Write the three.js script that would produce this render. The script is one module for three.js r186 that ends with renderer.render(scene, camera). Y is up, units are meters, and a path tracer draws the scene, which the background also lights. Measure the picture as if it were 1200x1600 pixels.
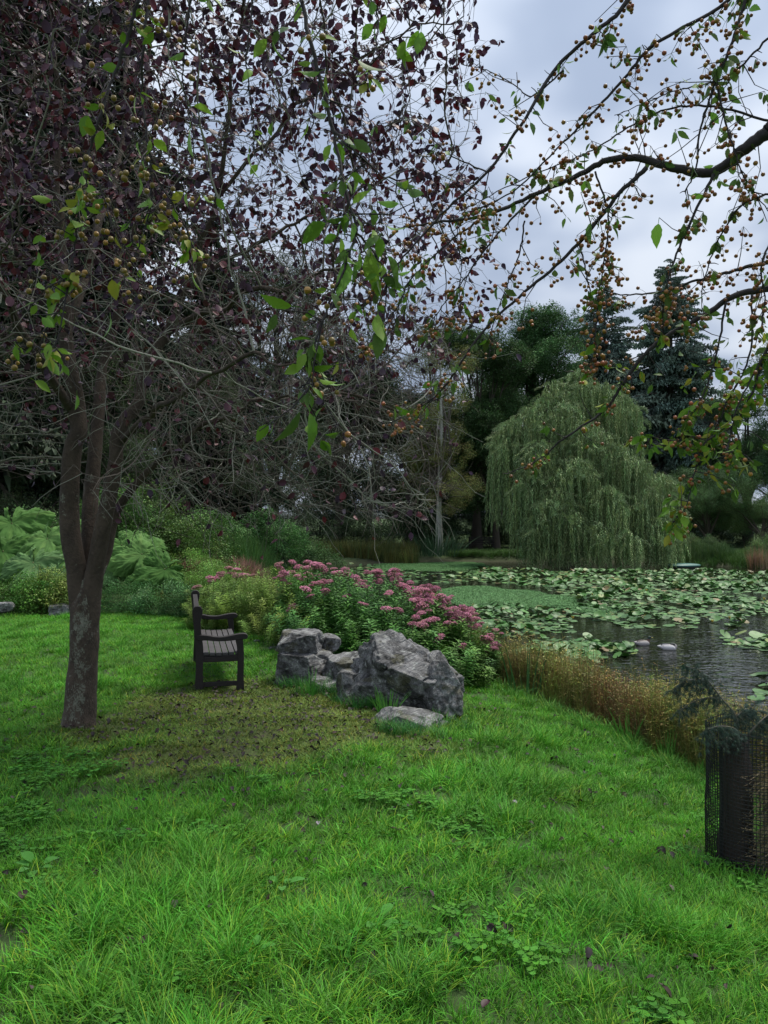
import * as THREE from 'three';
import { ImprovedNoise } from 'three/addons/math/ImprovedNoise.js';
import { mergeVertices } from 'three/addons/utils/BufferGeometryUtils.js';

// ---------------------------------------------------------------- camera, sky, sun, exposure
const EYE = 1.65, FOCAL = 1232;
const scene = new THREE.Scene();
const camera = new THREE.PerspectiveCamera(2 * Math.atan(800 / FOCAL) * 180 / Math.PI, 0.75, 0.05, 900);
camera.position.set(0, EYE, 0);
camera.lookAt(0, EYE, -10);
const renderer = new THREE.WebGLRenderer({ antialias: true });
renderer.toneMapping = THREE.LinearToneMapping;
renderer.toneMappingExposure = 1.45;
renderer.shadowMap.enabled = true;
const SUN_DIRECTION = new THREE.Vector3(0.38, 1.0, -0.3).normalize();
const sun = new THREE.DirectionalLight(new THREE.Color(1.0, 0.95, 0.84), 2.8);
sun.position.copy(SUN_DIRECTION).multiplyScalar(60);
sun.castShadow = true;
sun.shadow.radius = 30;
sun.shadow.mapSize.set(2048, 2048);
Object.assign(sun.shadow.camera, { left: -45, right: 45, top: 45, bottom: -45, near: 1, far: 160 });
scene.add(sun, sun.target);

const noiseMaker = new ImprovedNoise();
const noise = (x, y, z = 0) => noiseMaker.noise(x, y, z);
function fbm(x, y, z = 0, octaves = 4) {
  let s = 0, a = 0.5;
  for (let i = 0; i < octaves; i++) { s += a * noise(x, y, z); x = x * 2.03 + 11.3; y = y * 2.03 + 5.7; z = z * 2.03 + 3.1; a *= 0.5; }
  return s;
}
const smooth = (a, b, x) => { const t = Math.min(1, Math.max(0, (x - a) / (b - a))); return t * t * (3 - 2 * t); };
const mix = (a, b, t) => a + (b - a) * t;
function makeSky() {
  const W = 1024, H = 512, data = new Float32Array(W * H * 4);
  for (let j = 0; j < H; j++) {
    const up = ((j + 0.5) / H - 0.5) * Math.PI, y = Math.sin(up), c = Math.cos(up);
    for (let i = 0; i < W; i++) {
      const a = ((i + 0.5) / W - 0.5) * 2 * Math.PI, x = Math.cos(a) * c, z = Math.sin(a) * c;
      const yy = Math.max(y, 0), k = 1 / (yy + 0.22);
      const f = fbm(x * k * 1.5 + 4.2, z * k * 1.5 + 8.3, 1.5, 5), g = fbm(x * k * 4 + 2, z * k * 4, 7.7, 4);
      const cloud = smooth(-0.22, 0.3, f + 0.35 * g);
      const lum = (0.375 + 0.3 * yy) * (0.8 + 0.52 * cloud);      // overcast: brighter towards the zenith
      const o = (j * W + i) * 4;
      data[o] = lum * mix(0.74, 0.89, cloud); data[o + 1] = lum * mix(0.90, 0.97, cloud); data[o + 2] = lum * mix(1.2, 1.1, cloud); data[o + 3] = 1;
      if (y < 0) { data[o] *= 0.25; data[o + 1] *= 0.25; data[o + 2] *= 0.2; }
    }
  }
  const t = new THREE.DataTexture(data, W, H, THREE.RGBAFormat, THREE.FloatType);
  t.mapping = THREE.EquirectangularReflectionMapping; t.magFilter = t.minFilter = THREE.LinearFilter; t.wrapS = THREE.RepeatWrapping; t.needsUpdate = true;
  return t;
}
scene.background = scene.environment = makeSky();

// ---------------------------------------------------------------- helpers
let state = 12345;
function reseed(n) { state = (n * 2654435761) >>> 0; }
function rnd() { state = (state + 0x6d2b79f5) | 0; let t = Math.imul(state ^ (state >>> 15), 1 | state); t = (t + Math.imul(t ^ (t >>> 7), 61 | t)) ^ t; return ((t ^ (t >>> 14)) >>> 0) / 4294967296; }
const rr = (a, b) => a + (b - a) * rnd();
const pick = (list) => list[Math.floor(rnd() * list.length)];
const V = (x = 0, y = 0, z = 0) => new THREE.Vector3(x, y, z);
const UP = V(0, 1, 0);
function unit() { const y = rr(-1, 1), a = rr(0, 6.2832), r = Math.sqrt(1 - y * y); return V(r * Math.cos(a), y, r * Math.sin(a)); }
// a place in the world: column and row of the photograph's 1200 x 1600 frame and the distance in front of the camera
const at = (px, py, d) => V((px - 600) / FOCAL * d, EYE - (py - 800) / FOCAL * d, -d);
const WATER = -1.4;
const onWater = (px, py) => at(px, py, (EYE - WATER) * FOCAL / (py - 800));

const taken = {};
function numbered(name) { const n = taken[name] = (taken[name] ?? -1) + 1; return n ? name + '_' + String(n).padStart(3, '0') : name; }
function tag(o, label, category, group, kind) {
  if (label) o.userData.label = label;
  if (category) o.userData.category = category;
  if (group) o.userData.group = group;
  if (kind) o.userData.kind = kind;
  return o;
}
function thing(name, label, category, position, group) {
  const o = new THREE.Group(); o.name = numbered(name); o.position.copy(position); scene.add(o);
  return tag(o, label, category, group);
}
const worldOrigin = (o) => { const p = V(); for (let a = o; a && a !== scene; a = a.parent) p.add(a.position); return p; };
// part: geometry given in world coordinates, put under a thing that is not turned
function part(parent, name, geometry, material, kind) {
  const p = worldOrigin(parent); geometry.translate(-p.x, -p.y, -p.z);
  return localPart(parent, name, geometry, material, kind);
}
function localPart(parent, name, geometry, material, kind) {
  const m = new THREE.Mesh(geometry, material); m.name = name; m.castShadow = m.receiveShadow = true; parent.add(m);
  if (kind) m.userData.kind = kind;
  return m;
}
function single(name, geometry, material, label, category, group, kind, position) {
  const m = new THREE.Mesh(geometry, material); m.name = numbered(name); m.castShadow = m.receiveShadow = true; scene.add(m);
  if (position) { geometry.translate(-position.x, -position.y, -position.z); m.position.copy(position); }
  return tag(m, label, category, group, kind);
}
// copies: list of { m: Matrix4 in world, c: Color }
function copies(parent, name, geometry, material, list, kind = 'stuff') {
  const im = new THREE.InstancedMesh(geometry, material, list.length), p = parent ? worldOrigin(parent) : V();
  const t = new THREE.Matrix4();
  list.forEach((it, i) => {
    t.copy(it.m); t.elements[12] -= p.x; t.elements[13] -= p.y; t.elements[14] -= p.z;
    im.setMatrixAt(i, t); if (it.c) im.setColorAt(i, it.c);
  });
  im.name = parent ? name : numbered(name); im.castShadow = im.receiveShadow = true; im.userData.kind = kind; im.frustumCulled = false;
  (parent ?? scene).add(im);
  return im;
}
const _q = new THREE.Quaternion(), _e = new THREE.Euler();
function place(p, rx, ry, rz, s) { _q.setFromEuler(_e.set(rx, ry, rz, 'YXZ')); return new THREE.Matrix4().compose(p, _q, typeof s === 'number' ? V(s, s, s) : s); }
function aim(p, direction, s, roll = rr(0, 6.28)) {                      // local +y along direction
  _q.setFromUnitVectors(UP, direction); const r = new THREE.Quaternion().setFromAxisAngle(UP, roll);
  return new THREE.Matrix4().compose(p, _q.multiply(r), typeof s === 'number' ? V(s, s, s) : s);
}
const col = (r, g, b) => new THREE.Color().setRGB(r, g, b);
function tint(base, spread = 0.25, hue = 0.1) { const k = rr(1 - spread, 1 + spread); return col(base[0] * k * rr(1 - hue, 1 + hue), base[1] * k * rr(1 - hue * 0.5, 1 + hue * 0.5), base[2] * k * rr(1 - hue, 1 + hue)); }
function mat(rgb, roughness = 0.9, more = {}) { const m = new THREE.MeshStandardMaterial({ roughness, side: THREE.DoubleSide, ...more }); m.color.setRGB(...rgb); return m; }
function leafMat(rgb, through = 0.35, roughness = 0.85, more = {}) { const m = new THREE.MeshPhysicalMaterial({ roughness, transmission: through, thickness: 0, side: THREE.DoubleSide, specularIntensity: 0.35, ...more }); m.color.setRGB(...rgb); return m; }

class Builder {                                                         // collects triangles, then makes one geometry
  constructor() { this.p = []; this.i = []; this.c = []; this.u = []; this.colored = false; }
  v(x, y, z, c, u = 0, w = 0) { this.p.push(x, y, z); this.u.push(u, w); if (c) { this.colored = true; this.c.push(c.r, c.g, c.b); } else this.c.push(1, 1, 1); return this.p.length / 3 - 1; }
  vv(a, c, u, w) { return this.v(a.x, a.y, a.z, c, u, w); }
  tri(a, b, c) { this.i.push(a, b, c); }
  quad(a, b, c, d) { this.i.push(a, b, c, a, c, d); }
  tube(points, radii, sides = 6, color, wobble = 0) {
    const n = points.length, t = V(), nrm = V(), bin = V(), prev = V(); let along = 0, last = -1;
    for (let k = 0; k < n; k++) {
      t.copy(points[Math.min(k + 1, n - 1)]).sub(points[Math.max(k - 1, 0)]).normalize();
      if (k === 0) { prev.set(Math.abs(t.y) > 0.9 ? 1 : 0, Math.abs(t.y) > 0.9 ? 0 : 1, 0); } else along += points[k].distanceTo(points[k - 1]);
      nrm.copy(prev).addScaledVector(t, -prev.dot(t)); if (nrm.lengthSq() < 1e-8) nrm.set(0, 0, 1); nrm.normalize(); prev.copy(nrm); bin.crossVectors(t, nrm);
      const first = this.p.length / 3;
      for (let s = 0; s <= sides; s++) {
        const a = s / sides * 6.2832; let r = radii[k];
        if (wobble) { const ca = Math.cos(a), sa = Math.sin(a); r *= 1 + wobble * (noise(ca * 1.3 + points[0].x * 3, along * 3.1, sa * 1.3) + 0.6 * noise(ca * 3 + 5, along * 7, sa * 3)); }
        const x = Math.cos(a) * r, y = Math.sin(a) * r;
        this.v(points[k].x + nrm.x * x + bin.x * y, points[k].y + nrm.y * x + bin.y * y, points[k].z + nrm.z * x + bin.z * y, color, s / sides * 6.2832 * Math.max(radii[0], 0.004), along);
      }
      if (last >= 0) for (let s = 0; s < sides; s++) this.quad(last + s, last + s + 1, first + s + 1, first + s);
      last = first;
    }
    const cap = this.vv(points[n - 1], color, 0, along); for (let s = 0; s < sides; s++) this.tri(last + s, last + s + 1, cap);
  }
  // a leaf from base along dir, blade across side = dir x up; curl bends the tip towards -normal; fold lifts the edges
  leaf(base, dir, normal, len, wid, color, segs = 2, curl = 0.2, fold = 0.15) {
    const side = V().crossVectors(dir, normal).normalize(), nr = V().crossVectors(side, dir).normalize();
    let last = null;
    for (let k = 0; k <= segs; k++) {
      const t = k / segs, w = segs === 1 ? 0 : wid * 0.5 * Math.sin(Math.PI * Math.pow(t, 0.8)), drop = -curl * len * t * t;
      const c = base.clone().addScaledVector(dir, len * t).addScaledVector(nr, drop);
      if (k === 0 || k === segs) { const v = this.vv(c, color, 0.5, t); if (last) { this.tri(last[0], last[1], v); this.tri(last[1], last[2], v); } last = [v]; continue; }
      const a = this.v(c.x + side.x * w + nr.x * fold * w, c.y + side.y * w + nr.y * fold * w, c.z + side.z * w + nr.z * fold * w, color, 0, t);
      const m = this.vv(c, color, 0.5, t);
      const b = this.v(c.x - side.x * w + nr.x * fold * w, c.y - side.y * w + nr.y * fold * w, c.z - side.z * w + nr.z * fold * w, color, 1, t);
      if (last.length === 1) { this.tri(last[0], a, m); this.tri(last[0], m, b); } else { this.quad(last[0], a, m, last[1]); this.quad(last[1], m, b, last[2]); }
      last = [a, m, b];
    }
  }
  // a flat strip: grass blade, sword leaf
  blade(base, dir, side, len, wid, bend, color, segs = 3, twist = 0) {
    let l0 = -1, l1 = -1; const p = base.clone(), d = dir.clone(), step = len / segs, s = side.clone();
    for (let k = 0; k <= segs; k++) {
      const t = k / segs, w = wid * 0.5 * (1 - t * t * 0.98);
      if (k === segs) { const v = this.vv(p, color, 0.5, 1); this.tri(l0, l1, v); break; }
      const a = this.v(p.x + s.x * w, p.y + s.y * w, p.z + s.z * w, color, 0, t), b = this.v(p.x - s.x * w, p.y - s.y * w, p.z - s.z * w, color, 1, t);
      if (k) this.quad(l0, l1, b, a);
      l0 = a; l1 = b;
      p.addScaledVector(d, step); d.add(bend).normalize(); if (twist) s.applyAxisAngle(d, twist);
    }
  }
  box(x0, x1, y0, y1, z0, z1) { const g = new THREE.BoxGeometry(x1 - x0, y1 - y0, z1 - z0).translate((x0 + x1) / 2, (y0 + y1) / 2, (z0 + z1) / 2); this.add(g); }
  add(g, color) {
    const o = this.p.length / 3, P = g.attributes.position, U = g.attributes.uv, C = g.attributes.color;
    for (let k = 0; k < P.count; k++) this.v(P.getX(k), P.getY(k), P.getZ(k), color ?? (C ? { r: C.getX(k), g: C.getY(k), b: C.getZ(k) } : undefined), U ? U.getX(k) : 0, U ? U.getY(k) : 0);
    if (g.index) for (let k = 0; k < g.index.count; k++) this.i.push(o + g.index.getX(k)); else for (let k = 0; k < P.count; k++) this.i.push(o + k);
  }
  build() {
    const g = new THREE.BufferGeometry();
    g.setAttribute('position', new THREE.Float32BufferAttribute(this.p, 3)); g.setAttribute('uv', new THREE.Float32BufferAttribute(this.u, 2));
    if (this.colored) g.setAttribute('color', new THREE.Float32BufferAttribute(this.c, 3));
    g.setIndex(this.i); g.computeVertexNormals(); return g;
  }
}
function curve(points, n) { return new THREE.CatmullRomCurve3(points).getPoints(n); }
function texture(size, f, srgb = false, repeat = 1) {                    // f(u, v) -> [r, g, b] linear 0..1
  const d = new Uint8Array(size * size * 4);
  for (let j = 0; j < size; j++) for (let i = 0; i < size; i++) {
    const c = f(i / size, j / size), o = (j * size + i) * 4;
    for (let k = 0; k < 3; k++) { let v = Math.min(1, Math.max(0, c[k])); if (srgb) v = v <= 0.0031308 ? v * 12.92 : 1.055 * Math.pow(v, 1 / 2.4) - 0.055; d[o + k] = v * 255; }
    d[o + 3] = 255;
  }
  const t = new THREE.DataTexture(d, size, size); t.wrapS = t.wrapT = THREE.RepeatWrapping; t.magFilter = THREE.LinearFilter; t.minFilter = THREE.LinearFilter;
  if (srgb) t.colorSpace = THREE.SRGBColorSpace; t.repeat.set(repeat, repeat); t.needsUpdate = true; return t;
}
// noise that tiles over u, v in 0..1
function tiled(u, v, f, seed = 0, octaves = 4) {
  let s = 0, a = 0.5, k = f;
  for (let o = 0; o < octaves; o++) {
    const x = u * k, y = v * k, wx = u, wy = v;
    s += a * ((noise(x, y, seed) * (1 - wx) + noise(x - k, y, seed) * wx) * (1 - wy) + (noise(x, y - k, seed) * (1 - wx) + noise(x - k, y - k, seed) * wx) * wy);
    k *= 2; a *= 0.5; seed += 7.3;
  }
  return s;
}

// ---------------------------------------------------------------- terrain
const POND = [[14, 0.5], [7, 3.6], [4.8, 6.2], [3.7, 8.2], [2.6, 10.4], [1.3, 12.2], [-0.3, 14.2], [-1.8, 17], [-2.8, 22], [-3.6, 30], [-3.9, 38], [-3.2, 44], [0.4, 46.6], [4, 47.6], [9, 48.4], [14, 47], [20, 43.5], [28, 37], [34, 28], [36, 15], [30, 3]];
function pondDistance(x, d) {                                            // negative inside the pond
  let best = 1e9, inside = false;
  for (let i = 0, j = POND.length - 1; i < POND.length; j = i++) {
    const [x0, y0] = POND[j], [x1, y1] = POND[i], ex = x1 - x0, ey = y1 - y0;
    const t = Math.min(1, Math.max(0, ((x - x0) * ex + (d - y0) * ey) / (ex * ex + ey * ey)));
    best = Math.min(best, Math.hypot(x - x0 - ex * t, d - y0 - ey * t));
    if ((y0 > d) !== (y1 > d) && x < (d - y0) / (y1 - y0) * ex + x0) inside = !inside;
  }
  return inside ? -best : best;
}
const softplus = (x) => Math.log(1 + Math.exp(2.2 * x)) / 2.2;
function landHeight(x, d) {
  let lawn = -0.25 * smooth(0, 9, d) - Math.min(0.72, 0.2 * softplus(x));
  lawn = mix(lawn, -1.05, smooth(31, 43, d));
  if (d > 50) lawn += smooth(50, 120, d) * 0.5;
  return lawn;
}
function ground(x, d) {
  const s = pondDistance(x, d) + 0.25 * noise(x * 0.9, d * 0.9, 3);
  const bumps = 0.06 * noise(x * 0.55, d * 0.55, 9) + 0.035 * noise(x * 1.7, d * 1.7, 4) + 0.014 * noise(x * 4.1, d * 4.1, 6);
  return mix(WATER - 0.9 * smooth(0, 2.5, -s), landHeight(x, d) + bumps, smooth(-0.15, 1.25, s));
}
const onGround = (x, d) => V(x, ground(x, d), -d);
function groundAt(px, py) {                                              // where the line of sight meets the ground
  for (let d = 1.8; d < 80; d += 0.03) { const p = at(px, py, d); if (p.y <= ground(p.x, d)) return onGround(p.x, d); }
  return at(px, py, 80);
}
function bankAt(px, s) { for (let d = 3; d < 14; d += 0.02) { const x = (px - 600) / FOCAL * d; if (pondDistance(x, d) < s) return onGround(x, d); } return onGround(2, 8); }   // where a column of the view reaches the bank
// short mossy turf with fallen leaves under the plum tree
function mossy(x, d) {
  const a = Math.hypot((x + 0.9) / 1.9, (d - 7.4) / 1.7), b = Math.hypot((x + 1.7) / 1.5, (d - 5.6) / 1.3);
  return Math.min(1, Math.max(0, 1.35 - a + 0.9 * fbm(x * 0.8, d * 0.8, 2)) * 1.2 + 0.6 * Math.max(0, 1.05 - b + 0.9 * fbm(x * 0.9, d * 0.9, 6)));
}
const grainMap = texture(512, (u, v) => { const k = 0.75 + 0.55 * tiled(u, v, 8, 3, 6) + 0.25 * tiled(u, v, 64, 9, 3); return [k, k * 0.98, k * 0.92]; }, true);
{
  const N = 300, b = new Builder(), warp = (u) => 13 * u + 230 * Math.pow(u, 5);
  for (let j = 0; j <= N; j++) for (let i = 0; i <= N; i++) {
    const x = warp(i / N * 2 - 1), d = 9 + warp(j / N * 2 - 1);
    const s = pondDistance(x, d), m = mossy(x, d), n = fbm(x * 0.7, d * 0.7, 1);
    let c = [mix(0.042, 0.09, m), mix(0.085, 0.115, m), mix(0.018, 0.03, m)];
    if (s < 1.5) { const t = smooth(1.5, 0.4, s); c = [mix(c[0], 0.045, t), mix(c[1], 0.05, t), mix(c[2], 0.022, t)]; }
    if (d > 20 && s > 1.5) c = [0.06, 0.11, 0.025];
    const k = 1 + 0.5 * n; b.v(x, ground(x, d), -d, { r: c[0] * k, g: c[1] * k, b: c[2] * k }, x, d);
  }
  for (let j = 0; j < N; j++) for (let i = 0; i < N; i++) { const a = j * (N + 1) + i; b.quad(a, a + 1, a + N + 2, a + N + 1); }
  single('ground', b.build(), mat([1, 1, 1], 1, { vertexColors: true, map: grainMap, bumpMap: grainMap, bumpScale: 0.02 }), 'sloping lawn and banks round the pond', 'ground', null, 'structure');
}
const rippleMap = texture(512, (u, v) => { const k = 0.5 + 0.75 * tiled(u, v, 9, 2, 3) + 0.3 * tiled(u, v, 30, 5, 2); return [k, k, k]; });
{
  const g = new THREE.PlaneGeometry(62, 66, 1, 1).rotateX(-Math.PI / 2).translate(17, WATER, -25), U = g.attributes.uv;
  for (let k = 0; k < U.count; k++) U.setXY(k, U.getX(k) * 62 / 3.4, U.getY(k) * 66 / 1.9);
  single('pond_water', g, mat([0.012, 0.013, 0.008], 0.06, { bumpMap: rippleMap, bumpScale: 0.03, side: THREE.FrontSide }), 'dark rippled pond water between the lily pads', 'water', null, 'structure');
}
console.log('terrain done');
// ---------------------------------------------------------------- turf
const sees = (x, d, margin = 1.3) => Math.abs(x) < 0.5 * d + margin;
{
  reseed(11);
  const tuft = (n, h, w, spread, lean, stiff) => {
    const b = new Builder();
    for (let k = 0; k < n; k++) {
      const a = rr(0, 6.283), r = spread * Math.sqrt(rnd()), p = V(Math.cos(a) * r, -0.01, Math.sin(a) * r), out = a + rr(-1.2, 1.2), l = rr(0.1, lean);
      const dir = V(Math.cos(out) * l, 1, Math.sin(out) * l).normalize(), side = V(-Math.sin(out + rr(-0.7, 0.7)), 0, Math.cos(out)).normalize(), bd = rr(0.1, 0.55) * (1 - stiff);
      const y = rnd(), k2 = rr(0.7, 1.35), c = y < 0.05 ? { r: 2.6, g: 1.35, b: 1.2 } : { r: k2 * rr(0.8, 1.25), g: k2, b: k2 * rr(0.7, 1.3) };
      b.blade(p, dir, side, h * rr(0.45, 1.15), w * rr(0.7, 1.3), V(Math.cos(out) * bd, -bd * 0.55, Math.sin(out) * bd), c, 4, rr(-0.25, 0.25));
    }
    return b.build();
  };
  const grassMat = leafMat([1, 1, 1], 0.3, 0.55, { vertexColors: true });
  const kinds = [[tuft(28, 0.09, 0.004, 0.055, 0.65, 0.1), []], [tuft(26, 0.115, 0.0042, 0.05, 0.9, 0), []], [tuft(32, 0.07, 0.0036, 0.06, 0.65, 0.2), []], [tuft(26, 0.175, 0.0045, 0.05, 0.8, 0), []], [tuft(40, 0.05, 0.0045, 0.075, 0.9, 0), []]];
  const put = (x, d, scale) => {
    if (pondDistance(x, d) < 0.75) return;
    const p = onGround(x, d), m = mossy(x, d), patch = fbm(x * 0.75, d * 0.75, 5), fine = noise(x * 3.1, d * 3.1, 8);
    if (rnd() < m * 0.12) return;
    const long = patch + 0.3 * fine + (d < 5 ? 0.05 : 0);
    if (noise(x * 2.3, d * 2.3, 51) + 0.5 * fine < -0.42 && rnd() < 0.75) return;
    let k = m > 0.55 ? 4 : long > 0.21 ? 3 : long > 0.05 ? 1 : long > -0.12 ? 0 : 2;
    if (m <= 0.55 && m > 0.25 && k === 3) k = 1;
    if (d > 8.5 && k !== 4) k = k === 3 ? 0 : 2;
    const bright = 1 + 0.55 * fbm(x * 1.3, d * 1.3, 12) + 0.16 * fine, w = smooth(0.3, 0.8, m), yellow = 0.5 + 0.5 * fbm(x * 0.5, d * 0.5, 21);
    const c = tint([mix(mix(0.07, 0.115, yellow), 0.165, w) * bright, mix(mix(0.29, 0.325, yellow), 0.255, w) * bright, mix(0.021, 0.045, w) * bright], 0.3, 0.16);
    const s = scale * rr(0.75, 1.25);
    kinds[k][1].push({ m: place(p, rr(-0.12, 0.12), rr(0, 6.283), rr(-0.12, 0.12), V(s, s * rr(0.8, 1.2), s)), c });
  };
  for (const [d0, d1, density, scale] of [[1.5, 4.6, 430, 1], [4.6, 9, 300, 1.08], [9, 17.5, 170, 1.3]]) {
    const wide = 0.5 * d1 + 1.6, n = Math.round(2 * wide * (d1 - d0) * density);
    for (let k = 0; k < n; k++) { const x = rr(-wide, wide), d = rr(d0, d1); if (sees(x, d) && !(d > 14.6 && x < -2)) put(x, d, scale); }
  }
  kinds.forEach(([g, list], i) => tag(copies(null, 'grass', g, grassMat, list), ['medium green turf blades on the lawn', 'longer bent grass blades in the lawn', 'short dense turf of the lawn', 'tall lush grass patches in the lawn', 'short mossy olive turf below the plum tree'][i], 'grass'));
  // rank grass along the edge of the bank and round the boulders
  const edge = [], eg = tuft(30, 0.3, 0.006, 0.07, 0.5, 0);
  for (let k = 0; k < 5200; k++) {
    const x = rr(-2.5, 5), d = rr(3.5, 14), s = pondDistance(x, d); if (s < 0.6 || s > 1.45 || !sees(x, d, 0.8)) continue;
    edge.push({ m: place(onGround(x, d), 0, rr(0, 6.28), rr(-0.1, 0.1), rr(0.5, 0.95) * mix(1, 0.7, smooth(1, 1.45, s))), c: tint([0.1, 0.29, 0.035], 0.25, 0.15) });
  }
  for (const [px, py, spread, n] of [[500, 1085, 0.28, 26], [560, 1105, 0.25, 20], [600, 1100, 0.14, 16], [470, 1075, 0.25, 16], [640, 1150, 0.3, 24], [690, 1140, 0.25, 20], [705, 1120, 0.15, 10], [525, 1005, 0.12, 8], [540, 1075, 0.18, 14]]) {
    const q = groundAt(px, py);
    for (let k = 0; k < n; k++) { const x = q.x + rr(-1, 1) * spread, d = -q.z + rr(-1, 1) * spread * 0.5; edge.push({ m: place(onGround(x, d), 0, rr(0, 6.28), rr(-0.1, 0.1), rr(0.4, 0.75)), c: tint([0.05, 0.2, 0.035], 0.3, 0.15) }); }
  }
  tag(copies(null, 'grass', eg, grassMat, edge), 'long rank grass along the bank and round the boulders', 'grass');

  // clover and low weeds between the blades
  const cb = new Builder();
  for (let k = 0; k < 9; k++) {
    const a = rr(0, 6.283), r = 0.05 * Math.sqrt(rnd()), h = rr(0.025, 0.065), p = V(Math.cos(a) * r, h, Math.sin(a) * r), g = rr(0.8, 1.25), c = { r: g, g, b: g * rr(0.9, 1.3) };
    cb.tube([V(p.x * 0.5, -0.01, p.z * 0.5), p], [0.0007, 0.0006], 3, c);
    for (let j = 0; j < 3; j++) { const f = j * 2.094 + a; cb.leaf(p, V(Math.cos(f), rr(0, 0.25), Math.sin(f)).normalize(), UP, rr(0.014, 0.022), rr(0.016, 0.022), c, 3, 0.2, 0.2); }
  }
  const clover = [];
  for (let k = 0; k < 5200; k++) {
    const x = rr(-3, 2.5), d = rr(1.6, 6), f = fbm(x * 1.1, d * 1.1, 31) + 0.16 * smooth(-0.2, -1.2, x); if (f < 0.2 || rnd() < 0.6 || !sees(x, d, 0.6) || mossy(x, d) > 0.6) continue;
    clover.push({ m: place(onGround(x, d), 0, rr(0, 6.28), 0, rr(0.8, 1.35)), c: tint([0.08, 0.25, 0.03], 0.25, 0.12) });
  }
  tag(copies(null, 'clover', cb.build(), leafMat([1, 1, 1], 0.3, 0.9, { vertexColors: true, specularIntensity: 0.15 }), clover), 'low clover growing between the grass blades', 'clover');

  // fallen plum leaves
  const fb = (len) => { const b = new Builder(); b.leaf(V(-len / 2, 0.006, 0), V(1, 0.12, 0).normalize(), UP, len, len * 0.58, { r: 1, g: 1, b: 1 }, 5, 0.35, 0.5); return b.build(); };
  const litterMat = mat([1, 1, 1], 0.75, { vertexColors: true }), litter = [], tones = [[0.02, 0.012, 0.012], [0.035, 0.018, 0.014], [0.05, 0.03, 0.022], [0.014, 0.01, 0.011], [0.07, 0.055, 0.045], [0.03, 0.012, 0.014]];
  for (let k = 0; k < 30000 && litter.length < 2600; k++) {
    const x = rr(-4.5, 3), d = rr(2, 12); if (!sees(x, d, 0.6) || pondDistance(x, d) < 1) continue;
    const near = Math.hypot(x + 1.2, d - 7) < 3.2 ? 0.06 : 0.03;
    if (rnd() > near + 0.9 * Math.max(0, mossy(x, d) - 0.2) * (0.55 + fbm(x * 2, d * 2, 40))) continue;
    litter.push({ m: place(onGround(x, d).add(V(0, rr(0.008, 0.045), 0)), rr(-0.6, 0.6), rr(0, 6.28), rr(-0.6, 0.6), rr(0.7, 1.3)), c: tint(pick(tones), 0.3, 0.1) });
  }
  tag(copies(null, 'fallen_leaves', fb(0.04), litterMat, litter), 'small dark plum leaves scattered over the turf', 'leaf litter');
  const heaps = [];
  for (let k = 0; k < 130; k++) {
    const x = rr(-2.5, 3.2), d = rr(2.3, 9), n = 1 + Math.floor(rnd() * 4); if (!sees(x, d, 0.3) || pondDistance(x, d) < 1) continue;
    for (let j = 0; j < n; j++) heaps.push({ m: place(onGround(x + rr(-0.06, 0.06), d + rr(-0.06, 0.06)).add(V(0, rr(0.02, 0.06), 0)), rr(-0.9, 0.9), rr(0, 6.28), rr(-0.9, 0.9), rr(0.7, 1.2)), c: tint(pick([[0.016, 0.011, 0.01], [0.03, 0.017, 0.012], [0.022, 0.012, 0.012]]), 0.3, 0.1) });
  }
  tag(copies(null, 'fallen_leaves', fb(0.046), litterMat, heaps), 'little heaps of dark brown leaves caught in the lawn', 'leaf litter');
  const big = [[36, 1423, 0.07, 'dark maroon fallen leaf in the grass near the bottom corner'], [1040, 1578, 0.08, 'dark brown curled leaf standing in the grass at the bottom edge'], [1018, 1430, 0.06, 'dark curled fallen leaf in the grass below the mesh guard'], [803, 1268, 0.05, 'pale grey fallen leaf lying on the middle of the lawn'], [497, 1303, 0.045, 'single pale violet fallen leaf among long grass'], [760, 1600, 0.05, 'small maroon leaf by a dark gap in the bottom grass']];
  for (const [px, py, len, label] of big) {
    const q = groundAt(px, py), pale = /pale/.test(label), g = fb(len).rotateZ(/standing/.test(label) ? 1.2 : 0.3).rotateY(rr(0, 6)).translate(q.x, q.y + 0.06, q.z);
    single('fallen_leaf', g, mat(pale ? [0.2, 0.17, 0.2] : /maroon/.test(label) ? [0.03, 0.007, 0.009] : [0.045, 0.025, 0.018], 0.6), label, 'leaf', 'larger fallen leaves', null, q.setY(q.y + 0.05));
  }
  // broad-leaved weeds
  const weedMat = leafMat([0.07, 0.24, 0.035], 0.25, 0.8);
  for (const [px, py, n, len, label] of [[440, 1395, 5, 0.12, 'broad-leaved dock in the grass, centre of the lawn'], [590, 1455, 6, 0.11, 'broad-leaved weed with toothed leaves in the lower lawn'], [55, 1372, 6, 0.12, 'pale broad-leaved weed in the grass at the left edge'], [395, 1500, 5, 0.09, 'small round-leaved weed among the clover'], [150, 1525, 6, 0.08, 'low leafy weed near the bottom left of the lawn']]) {
    const q = groundAt(px, py), t = thing('broadleaf_weed', label, 'weed', q, 'broad-leaved weeds in the lawn');
    for (let k = 0; k < n; k++) {
      const b = new Builder(), a = k / n * 6.283 + rr(-0.4, 0.4), dir = V(Math.cos(a), rr(0.3, 0.8), Math.sin(a)).normalize(), l = len * rr(0.5, 0.9);
      const root = q.clone().add(V(0, 0.02, 0)), stem = root.clone().addScaledVector(dir, l * 0.5);
      b.tube([root, stem], [0.002, 0.0015], 4); b.leaf(stem, dir, UP, l, l * 0.55, undefined, 6, 0.45, 0.25); part(t, 'leaf', b.build(), weedMat);
    }
  }
}
console.log('turf done');
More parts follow.
